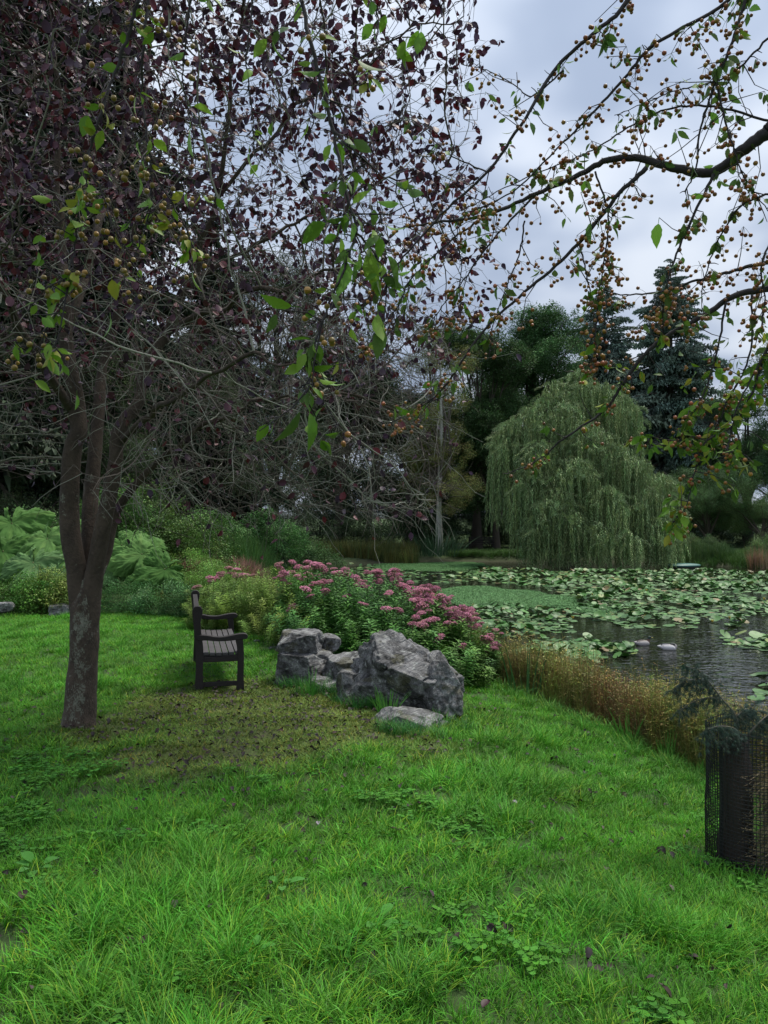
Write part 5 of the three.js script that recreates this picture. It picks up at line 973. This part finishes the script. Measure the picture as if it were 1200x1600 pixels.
// ---------------------------------------------------------------- crab apple tree whose branches hang into the view; its trunk stands behind the camera, to the right
{
  reseed(101);
  const base = onGround(2.3, -0.9), tree = thing('crab_apple_tree', 'crab apple boughs with amber fruit and green leaves hanging across the top', 'tree', base);
  const darkBark = mat([0.032, 0.027, 0.027], 0.85, { bumpMap: barkBump, bumpScale: 0.006 });
  const fork = V(2.15, 1.55, 0.55), wood = new Builder(), fine = new Builder(), stalks = new Builder();
  { const p = curve([base.clone().add(V(0, -0.15, 0)), V(2.32, 0.2, 0.85), V(2.2, 1.0, 0.7), fork], 16); wood.tube(p, p.map((_, i) => 0.12 - 0.03 * i / 16 + 0.05 * Math.exp(-i * 0.6)), 14, undefined, 0.1); }
  const R = (pts, r) => { const n = (pts.length - 1) * 5, cp = curve(pts, n), cr = cp.map((_, i) => { const t = i / 5, k = Math.min(r.length - 2, Math.floor(t)); return mix(r[k], r[Math.min(k + 1, r.length - 1)], t - k); }); return [cp, cr]; };
  const limb = (pts, r0, r1, sides = 10) => { const cp = curve(pts, pts.length * 6); wood.tube(cp, cp.map((_, i) => mix(r0, r1, i / (cp.length - 1))), sides, undefined, 0.1); return cp; };
  // limbs above and beside the view that carry what hangs into it
  limb([fork, V(1.9, 2.2, -0.3), V(1.55, 2.6, -1.1), V(1.15, 2.95, -1.7), V(0.6, 3.15, -2.0), V(-0.1, 3.2, -1.95), V(-0.9, 3.2, -1.85), V(-1.5, 3.15, -1.75)], 0.07, 0.012);
  limb([fork, V(2.1, 1.95, -0.6), V(1.75, 2.35, -1.5), at(1270, 150, 2.25), at(1200, 206, 2.3)], 0.055, 0.021);
  limb([V(1.9, 2.2, -0.3), V(1.75, 2.75, -1.2), V(1.5, 3.2, -2.1), V(1.35, 3.4, -2.5), V(1.0, 3.45, -2.7)], 0.045, 0.014);
  limb([V(2.1, 1.95, -0.6), V(2.0, 2.1, -1.4), V(1.7, 2.2, -2.2), at(1290, 420, 2.6)], 0.035, 0.016);
  // boughs in view: columns and rows, distance at both ends, thickness at both ends, fruit and leaf amount, bright leaves
  const boughs = [
    [[[1200, 206], [1160, 236], [1115, 268], [1060, 264], [1000, 248], [950, 250], [900, 276], [840, 302], [760, 336], [690, 346], [620, 358]], 2.3, 2.7, 0.020, 0.0025, 1.0, 0.5],
    [[[1010, -60], [975, 10], [925, 55], [870, 105], [820, 185], [765, 265], [700, 325], [630, 402], [598, 440], [556, 486]], 2.4, 2.5, 0.008, 0.002, 0.9, 0.6],
    [[[1190, -60], [1140, 0], [1015, 76], [970, 130], [920, 182], [880, 222], [800, 300], [740, 330]], 2.3, 2.6, 0.007, 0.002, 1.0, 0.6],
    [[[1180, -60], [1165, 0], [1140, 76], [1120, 125], [1095, 200], [1085, 270], [1070, 300]], 2.2, 2.35, 0.006, 0.002, 0.7, 0.8],
    [[[1115, 272], [1080, 345], [1050, 415], [1038, 470], [1035, 520]], 2.36, 2.4, 0.005, 0.0016, 1.6, 0.8],
    [[[1210, 190], [1100, 165], [1040, 172], [990, 195], [925, 235], [880, 255], [800, 288], [720, 330]], 2.45, 2.7, 0.0045, 0.0015, 0.9, 0.5],
    [[[1010, 262], [970, 300], [905, 380], [840, 440], [770, 500], [715, 575], [690, 610], [650, 640], [604, 664]], 2.4, 2.8, 0.008, 0.0015, 1.0, 0.7],
    [[[1290, 420], [1200, 450], [1150, 462], [1095, 495], [1035, 530], [1005, 556], [970, 605], [945, 640], [880, 686], [840, 720], [792, 741]], 2.6, 2.9, 0.014, 0.0015, 0.5, 0.6],
    [[[1290, 400], [1200, 410], [1140, 425], [1090, 438], [1030, 456], [970, 460], [940, 452]], 2.6, 2.9, 0.009, 0.0015, 1.3, 0.5],
    [[[1290, 440], [1200, 545], [1175, 615], [1150, 660], [1100, 695], [1085, 742], [1070, 795], [1050, 818]], 2.5, 2.6, 0.006, 0.0012, 0.45, 1.5],
    [[[1135, 470], [1120, 550], [1098, 620], [1080, 650], [1060, 690]], 2.64, 2.6, 0.0045, 0.0012, 0.9, 1.7],
    [[[1175, 460], [1170, 560], [1140, 620], [1110, 680], [1060, 700], [1010, 690]], 2.6, 2.6, 0.004, 0.0012, 0.8, 1.6],
    [[[1210, 520], [1180, 580], [1150, 640], [1140, 690], [1130, 720]], 2.5, 2.5, 0.004, 0.0012, 0.5, 1.3],
    [[[930, 268], [950, 330], [945, 400], [935, 470], [930, 530], [926, 565]], 2.45, 2.5, 0.0035, 0.0012, 2.2, 0.9],
    [[[905, 382], [915, 420], [925, 480], [932, 540], [930, 580]], 2.5, 2.5, 0.003, 0.001, 1.5, 0.8],
    [[[820, 345], [810, 400], [790, 450], [770, 510], [765, 560]], 2.7, 2.7, 0.003, 0.001, 1.2, 0.6],
    [[[700, 345], [720, 400], [715, 460], [700, 520]], 2.65, 2.7, 0.003, 0.001, 1.0, 0.5],
    [[[760, 336], [700, 380], [640, 440], [620, 480], [580, 540], [556, 560]], 2.65, 2.6, 0.004, 0.001, 1.2, 0.8],
    [[[840, 302], [770, 375], [730, 430], [690, 480], [660, 520]], 2.65, 2.75, 0.004, 0.0012, 1.0, 0.5],
    [[[1200, 60], [1150, 110], [1110, 130], [1060, 140], [1010, 160], [960, 180]], 2.3, 2.5, 0.004, 0.0012, 0.8, 0.7],
    [[[880, 110], [830, 150], [800, 130], [760, 110], [720, 100]], 2.45, 2.6, 0.003, 0.001, 0.5, 0.4],
    [[[760, 268], [700, 240], [660, 200], [620, 180]], 2.5, 2.6, 0.003, 0.001, 0.4, 0.4],
    [[[1210, 300], [1160, 320], [1120, 380], [1100, 440], [1095, 490]], 2.3, 2.5, 0.004, 0.0012, 1.0, 0.7],
    [[[1120, 130], [1140, 210], [1160, 270], [1200, 330]], 2.3, 2.3, 0.004, 0.0015, 0.7, 0.7],
    [[[1210, 360], [1190, 420], [1195, 480], [1180, 540]], 2.3, 2.35, 0.004, 0.0012, 0.9, 0.8],
    [[[230, -120], [215, 0], [200, 55], [175, 125], [155, 185], [133, 260], [122, 320], [116, 395], [100, 470], [64, 522]], 1.75, 1.8, 0.0055, 0.0012, 0.3, 0.8],
    [[[240, -120], [232, 0], [224, 80], [222, 140], [228, 200], [236, 265], [232, 340], [210, 400], [190, 445]], 1.9, 1.95, 0.0045, 0.0012, 0.6, 0.6],
    [[[470, -130], [472, 0], [495, 100], [520, 200], [535, 280], [556, 360], [538, 418], [508, 492], [490, 540], [484, 590], [478, 628]], 1.6, 1.55, 0.0052, 0.0014, 0.12, 1.0],
    [[[330, -130], [300, -20], [290, 60], [285, 130], [300, 200], [306, 270]], 2.0, 2.1, 0.0035, 0.001, 0.3, 0.25],
    [[[236, 265], [270, 320], [300, 380], [302, 430]], 1.95, 2.0, 0.003, 0.001, 0.6, 0.4],
    [[[133, 260], [160, 300], [175, 350], [200, 400]], 1.8, 1.85, 0.003, 0.001, 0.9, 0.6],
    [[[556, 360], [580, 390], [600, 420], [605, 440]], 1.57, 1.57, 0.003, 0.001, 0.2, 2.6],
    [[[520, 200], [545, 230], [575, 255], [600, 290]], 1.58, 1.62, 0.003, 0.001, 0.1, 1.4],
    [[[500, -110], [560, -40], [590, 30], [580, 100], [570, 130]], 1.7, 1.7, 0.0035, 0.001, 0.15, 0.9],
    [[[20, 545], [50, 540], [80, 545], [112, 400]], 1.8, 1.8, 0.001, 0.002, 0.5, 0.6],
    [[[400, -120], [395, 0], [385, 90], [395, 180], [398, 240]], 1.85, 1.85, 0.003, 0.001, 0.0, 0.25],
  ];
  // joins above the view
  limb([V(-0.9, 3.2, -1.85), at(230, -120, 1.75)], 0.012, 0.006, 6); limb([V(-0.9, 3.2, -1.85), at(240, -120, 1.9)], 0.012, 0.006, 6); limb([V(-0.1, 3.2, -1.95), V(-0.15, 3.1, -1.75), at(470, -130, 1.6)], 0.014, 0.006, 6);
  limb([V(-0.1, 3.2, -1.95), at(500, -110, 1.7)], 0.01, 0.004, 6); limb([V(-0.4, 3.2, -1.92), at(330, -130, 2.0)], 0.01, 0.004, 6); limb([V(-0.4, 3.2, -1.92), at(400, -120, 1.85)], 0.01, 0.003, 6);
  limb([V(1.0, 3.45, -2.7), at(1010, -60, 2.4)], 0.014, 0.008, 6); limb([V(1.35, 3.4, -2.5), at(1190, -60, 2.3)], 0.014, 0.007, 6); limb([V(1.35, 3.4, -2.5), at(1180, -60, 2.2)], 0.014, 0.006, 6);
  limb([V(2.0, 2.1, -1.4), at(1210, 190, 2.45)], 0.02, 0.005, 6); limb([V(1.75, 2.35, -1.5), at(1200, 60, 2.3)], 0.02, 0.004, 6); limb([V(1.75, 2.35, -1.5), at(1210, 330, 2.3)], 0.02, 0.006, 6); limb([V(1.7, 2.2, -2.2), at(1290, 400, 2.6)], 0.016, 0.009, 6); limb([at(1290, 420, 2.6), at(1290, 440, 2.5), at(1210, 520, 2.5)], 0.012, 0.005, 6);
  const leaves = [], fruits = [];
  const leafAt = (p, d, s, bright) => leaves.push({ p, m: aim(p, d, s), bright });
  const fruitBunch = (p, n) => { for (let k = 0; k < n; k++) { const d = unit().multiplyScalar(0.75).add(V(0, -0.55, 0)).normalize(), l = rr(0.018, 0.036), e = p.clone().addScaledVector(d, l); stalks.tube([p, p.clone().addScaledVector(d, l * 0.5).add(V(0, 0.002, 0)), e], [0.0006, 0.0006, 0.0005], 3); fruits.push({ p: e, d, s: rr(0.75, 1.2), left: p.x < -0.1 && p.z > -2.1 }); } };
  const along3 = [];
  for (const [pts, d0, d1, r0, r1, fruit, leaf] of boughs) {
    const P3 = pts.map(([px, py], i) => at(px, py, mix(d0, d1, i / (pts.length - 1)) + 0.05 * noise(px * 0.02, py * 0.02))), n = (P3.length - 1) * 7, cp = curve(P3, n), rs = cp.map((_, i) => mix(r0, r1, Math.pow(i / n, 0.75)));
    for (let i = 1; i < n; i++) cp[i].addScaledVector(unit(), 0.0025);
    along3.push(...cp);
    (r0 > 0.005 ? wood : fine).tube(cp, rs, r0 > 0.01 ? 9 : 6, undefined, 0.12);
    let len = 0; for (let i = 1; i <= n; i++) len += cp[i].distanceTo(cp[i - 1]);
    const spurs = Math.round(len * 56);
    for (let k = 0; k < spurs; k++) {
      const f = 0.04 + 0.96 * rnd(), i = Math.min(n - 1, Math.floor(f * n)), p = cp[i].clone().lerp(cp[i + 1], f * n - i), along = cp[i + 1].clone().sub(cp[i]).normalize(), far = p.z < -2.1;
      const d = unit().addScaledVector(along, 0.5).add(V(0, far ? 0 : -0.35, 0)).normalize(), l = rnd() < 0.2 ? rr(0.06, 0.17) : rr(0.006, 0.03), tip = p.clone().addScaledVector(d, l);
      const mid = p.clone().lerp(tip, 0.5).addScaledVector(unit(), l * 0.12); fine.tube([p, mid, tip], [0.0018, 0.0014, 0.0009], 4);
      const spots = l > 0.05 ? [p.clone().lerp(tip, 0.5), p.clone().lerp(tip, 0.75), tip] : [tip];
      for (const q of spots) {
        if (rnd() < 0.46 * fruit) fruitBunch(q, 1 + Math.floor(rr(1, 4.6)));
        if (rnd() < (p.y < 2.2 && p.x > 0.7 ? 0.75 : 0.55) * leaf) { const m = 1 + Math.floor(rnd() * 2.4); for (let j = 0; j < m; j++) leafAt(q, unit().multiplyScalar(0.8).add(V(0, -0.75, 0)).normalize(), rr(0.45, 0.92), 0); }
      }
    }
  }
  // the large pair of leaves at the tip of the middle bough, and other single leaves seen near
  for (const [px, py, d, dx, dy, s] of [[476, 628, 1.55, -0.5, -1, 1.5], [480, 630, 1.55, 0.25, -1, 1.4], [470, 480, 1.56, -1, 0.1, 1.25], [590, 478, 1.57, 0.05, -1, 1.2], [600, 500, 1.57, -0.2, -1, 1.2], [548, 85, 1.6, 1, -0.8, 1.35], [297, 190, 2.0, 0.05, -1, 1.5], [293, 165, 2.0, 1, -0.2, 1.2], [390, 228, 1.85, 0, -1, 1.3], [150, 105, 1.8, 1, -0.1, 1], [140, 172, 1.8, -0.2, -1, 1], [172, 488, 1.8, 0.1, -1, 1], [300, 415, 2, 0.1, -1, 1.1], [520, 340, 1.57, -0.7, -0.6, 1.3], [540, 390, 1.57, -0.1, -1, 1.6], [575, 375, 1.57, 0.1, -1, 1.6], [600, 385, 1.57, 0.35, -1, 1.5], [1030, 340, 2.36, -0.2, -1, 1.4], [1070, 340, 2.36, -0.15, -1, 1.3], [925, 340, 2.4, -0.3, -1, 1.2]]) {
    const p = at(px, py, d); let best = null, gap = 1e9;                   // a short shoot joins it to the nearest bough
    for (const q of along3) { const g = q.distanceTo(p); if (g < gap) { gap = g; best = q; } }
    if (gap > 0.004) fine.tube([best, best.clone().lerp(p, 0.5).add(V(0, -0.08 * gap, 0)), p], [0.0016, 0.0013, 0.0009], 4);
    leafAt(p, V(dx, dy, 0.15).normalize(), s, 1);
  }
  part(tree, 'trunk', wood.build(), darkBark); part(tree, 'twigs', fine.build(), darkBark, 'stuff'); part(tree, 'fruit_stalks', stalks.build(), mat([0.1, 0.09, 0.04], 0.8), 'stuff');
  const leafGeo = [0, 1, 2].map((v) => {
    const b = new Builder(), L = 0.052, segs = 9, W = 0.5 * L * [0.46, 0.54, 0.4][v]; b.tube([V(0, -0.014, 0), V(0, 0, 0)], [0.0007, 0.0006], 3);
    let last = null;
    for (let k = 0; k <= segs; k++) { const t = k / segs, w = W * Math.sin(Math.PI * Math.pow(t, 0.85)) * (1 + (k % 2 ? 0.07 : -0.05)), z = -[0.25, 0.1, 0.4][v] * L * t * t, row = [b.v(-w, L * t, z + w * 0.3, undefined, 0, t), b.v(0, L * t, z, undefined, 0.5, t), b.v(w, L * t, z + w * 0.3, undefined, 1, t)]; if (last) { b.quad(last[0], last[1], row[1], row[0]); b.quad(last[1], last[2], row[2], row[1]); } last = row; }
    return b.build().translate(0, 0.014, 0);
  });
  const leafTones = [[0.15, 0.32, 0.03], [0.1, 0.19, 0.035], [0.22, 0.38, 0.04], [0.085, 0.14, 0.035], [0.32, 0.36, 0.04]], lm = leafTones.map((c) => leafMat(c, 0.5, 0.55)), leafAll = leafMat([1, 1, 1], 0.5, 0.55);
  const shown = (p) => p.z < -0.5 && Math.abs(p.x / p.z) < 0.487 && Math.abs((p.y - EYE) / p.z) < 0.65, eye = V(0, EYE, 0), order = (list) => list.sort((a, b) => (shown(b.p) - shown(a.p)) || (a.p.distanceTo(eye) / (a.s ?? 1) - b.p.distanceTo(eye) / (b.s ?? 1)));
  order(leaves).forEach((l, k) => { l.g = leafGeo[k % 3]; l.tone = l.p.z > -1.68 ? pick([0, 1, 1, 0, 2]) : l.p.z > -2.15 ? pick([0, 2, 2, 0, 4]) : (l.p.y < 2.2 ? pick([0, 0, 2, 1, 4]) : pick([1, 1, 1, 3, 3, 0])); });
  leaves.slice(0, 300).forEach((l) => { const m = localPart(tree, 'leaf', l.g, lm[l.tone]); l.m.clone().setPosition(l.p.clone().sub(base)).decompose(m.position, m.quaternion, m.scale); });
  leafGeo.forEach((g) => copies(tree, 'foliage', g, leafAll, leaves.slice(300).filter((l) => l.g === g).map((l) => ({ m: l.m, c: tint(leafTones[l.tone], 0.2, 0.1) }))));
  const fruitGeo = (() => { const g = new THREE.LatheGeometry([[0, 0], [0.0022, 0.0004], [0.0048, 0.0022], [0.0062, 0.0058], [0.0056, 0.0092], [0.0034, 0.0112], [0.0016, 0.0113], [0.0009, 0.0126], [0, 0.0128]].map(([x, y]) => new THREE.Vector2(x, y)), 9); g.computeVertexNormals(); return g; })();
  const fruitTones = [[0.26, 0.11, 0.02], [0.2, 0.075, 0.018], [0.3, 0.16, 0.025], [0.18, 0.12, 0.02], [0.3, 0.085, 0.025]], fm = fruitTones.map((c) => mat(c, 0.45));
  order(fruits).forEach((f) => { f.tone = f.left ? pick([2, 3, 3]) : pick([0, 1, 0, 2, 4, 1]); });
  fruits.slice(0, 300).forEach((f) => { const m = localPart(tree, 'crab_apple', fruitGeo, fm[f.tone]); aim(f.p.clone().sub(base), f.d, f.s).decompose(m.position, m.quaternion, m.scale); });
  copies(tree, 'crab_apples', fruitGeo, mat([1, 1, 1], 0.45), fruits.slice(300).map((f) => ({ m: aim(f.p, f.d, f.s), c: tint(fruitTones[f.tone], 0.2, 0.1) })));
  console.log('crab', leaves.length, 'leaves', fruits.length, 'fruits');
}
// ---------------------------------------------------------------- mesh guard with a young cedar
{
  reseed(111);
  const D = 5.05, c = onGround(2.36, D), r = 0.275, h = 0.93, top = c.y + h;
  const guard = thing('mesh_tree_guard', 'black wire mesh guard round the sapling at the right edge', 'tree guard', c), wire = mat([0.012, 0.013, 0.013], 0.6), b = new Builder(), v = new Builder();
  const ring = (y, k) => { const pts = []; for (let i = 0; i <= 48; i++) { const a = i / 48 * 6.2832, q = r * (1 + 0.07 * noise(Math.cos(a) * 1.8, y * 3.2, Math.sin(a) * 1.8)); pts.push(V(c.x + Math.cos(a) * q, y + 0.006 * Math.sin(a * 3 + k), c.z + Math.sin(a) * q)); } return pts; };
  for (let k = 0; k <= 44; k++) { const p = ring(c.y - 0.06 + k * (h + 0.05) / 44, k); b.tube(p, p.map(() => 0.0025), 4); }
  for (let k = 0; k < 78; k++) { const a = k / 78 * 6.2832, pts = []; for (let j = 0; j <= 10; j++) { const y = c.y - 0.08 + j / 10 * (h + 0.08 + rr(-0.02, 0.012)), q = r * (1 + 0.07 * noise(Math.cos(a) * 1.8, y * 3.2, Math.sin(a) * 1.8)); pts.push(V(c.x + Math.cos(a) * q, y, c.z + Math.sin(a) * q)); } v.tube(pts, pts.map(() => 0.0025), 4); }
  part(guard, 'ring_wires', b.build(), wire); part(guard, 'upright_wires', v.build(), wire);
  for (const [dx, dz] of [[-0.24, 0.1], [0.2, -0.15]]) { const s = new Builder(); s.tube([V(c.x + dx, c.y - 0.1, c.z + dz), V(c.x + dx, top + 0.02, c.z + dz)], [0.012, 0.012], 7); part(guard, 'stake', s.build(), wire); }
  const sap = thing('young_cedar', 'young cedar with drooping blue-green sprays sticking out of the mesh guard', 'sapling', c.clone()), w = new Builder(), needles = [];
  const bark = mat([0.05, 0.038, 0.03], 0.95, { bumpMap: barkBump, bumpScale: 0.02 });
  { const p = curve([V(c.x - 0.13, c.y - 0.1, c.z + 0.05), V(c.x - 0.12, c.y + 0.4, c.z + 0.05), V(c.x - 0.1, c.y + 0.78, c.z + 0.03), V(c.x - 0.1, c.y + 0.84, c.z + 0.03)], 16); w.tube(p, p.map((_, i) => 0.088 - 0.016 * i / 16 + 0.03 * Math.exp(-i * 0.5)), 22, undefined, 0.45); }
  part(sap, 'trunk', w.build(), bark);
  const tuftGeo = (() => { const q = new Builder(); for (let k = 0; k < 26; k++) { const a = k * 2.4, e = V(Math.cos(a) * 0.7, rr(0.2, 0.9), Math.sin(a) * 0.7).normalize(); q.blade(V(0, k * 0.0007, 0), e, V(-Math.sin(a), 0, Math.cos(a)), rr(0.02, 0.034), 0.0013, V(0, -0.03, 0), undefined, 2); } return q.build(); })();
  const br = new Builder(), shoot = (pts, r0, dens) => {
    const cp = curve(pts, 24); br.tube(cp, cp.map((_, i) => mix(r0, 0.0012, i / 24)), 6);
    for (let i = 3; i <= 24; i++) for (let k = 0; k < dens; k++) {
      if (rnd() < 0.12) continue; const p = cp[i], d = unit().add(V(0, -0.6, 0)).normalize(), l = rr(0.03, 0.15), q = [p.clone()], s = p.clone(); for (let j = 0; j < 3; j++) { d.add(V(0, -0.25, 0)).normalize(); s.addScaledVector(d, l / 3); q.push(s.clone()); }
      br.tube(q, [0.0016, 0.0012, 0.001, 0.0007], 3); for (let j = 0; j < 4; j++) { const t = j / 3 * 3, m = Math.min(2, Math.floor(t)); needles.push({ m: aim(q[m].clone().lerp(q[m + 1], t - m), d.clone(), rr(0.8, 1.3)), c: tint([0.045, 0.082, 0.062], 0.4, 0.12) }); }
    }
  };
  const root = V(c.x - 0.1, c.y + 0.8, c.z + 0.03);
  shoot([root, at(1150, 1120, 4.98), at(1128, 1092, 4.95), at(1108, 1066, 4.93), at(1090, 1046, 4.92), at(1068, 1040, 4.92)], 0.008, 3);
  shoot([at(1128, 1092, 4.95), at(1105, 1090, 4.9), at(1080, 1098, 4.86), at(1062, 1112, 4.84)], 0.004, 2);
  shoot([at(1108, 1066, 4.93), at(1090, 1062, 4.95), at(1066, 1066, 4.97), at(1050, 1078, 4.98)], 0.003, 2);
  shoot([root, at(1185, 1130, 5.05), at(1205, 1115, 5.1), at(1235, 1108, 5.1)], 0.008, 4);
  shoot([root, at(1150, 1140, 4.9), at(1120, 1135, 4.8), at(1100, 1142, 4.76)], 0.005, 3);
  shoot([at(1150, 1120, 4.98), at(1165, 1108, 5.05), at(1180, 1112, 5.1)], 0.004, 3);
  part(sap, 'branches', br.build(), mat([0.13, 0.12, 0.09], 0.9)); copies(sap, 'needles', tuftGeo, leafMat([1, 1, 1], 0.15, 0.8), needles);
  // dry straw and stems tangled inside
  const st = new Builder(), straw = thing('dry_straw', 'tangle of dry straw hanging inside the mesh guard', 'straw', c.clone());
  for (let k = 0; k < 1700; k++) {
    const a = rr(0.1, 1.6), q = rr(0.15, 0.264), y = c.y + rr(0.02, 0.72), p = V(c.x + Math.cos(a) * q, y, c.z + Math.sin(a) * q), pts = [p.clone()], d = unit().multiplyScalar(0.6).add(V(0, -0.9, 0)).normalize();
    for (let j = 0; j < 6; j++) { d.addScaledVector(unit(), 0.5).normalize(); p.addScaledVector(d, rr(0.02, 0.06)); const e = Math.hypot(p.x - c.x, p.z - c.z); if (e > 0.262) { p.x = c.x + (p.x - c.x) * 0.262 / e; p.z = c.z + (p.z - c.z) * 0.262 / e; } if (p.y < c.y) p.y = c.y + 0.01; pts.push(p.clone()); }
    const g = rr(0.6, 1.3); st.tube(pts, pts.map(() => rr(0.001, 0.0028)), 3, { r: 0.38 * g, g: 0.3 * g, b: 0.18 * g });
  }
  part(straw, 'stems', st.build(), mat([1, 1, 1], 0.95, { vertexColors: true }), 'stuff');
}
console.log('all built');
renderer.render(scene, camera);
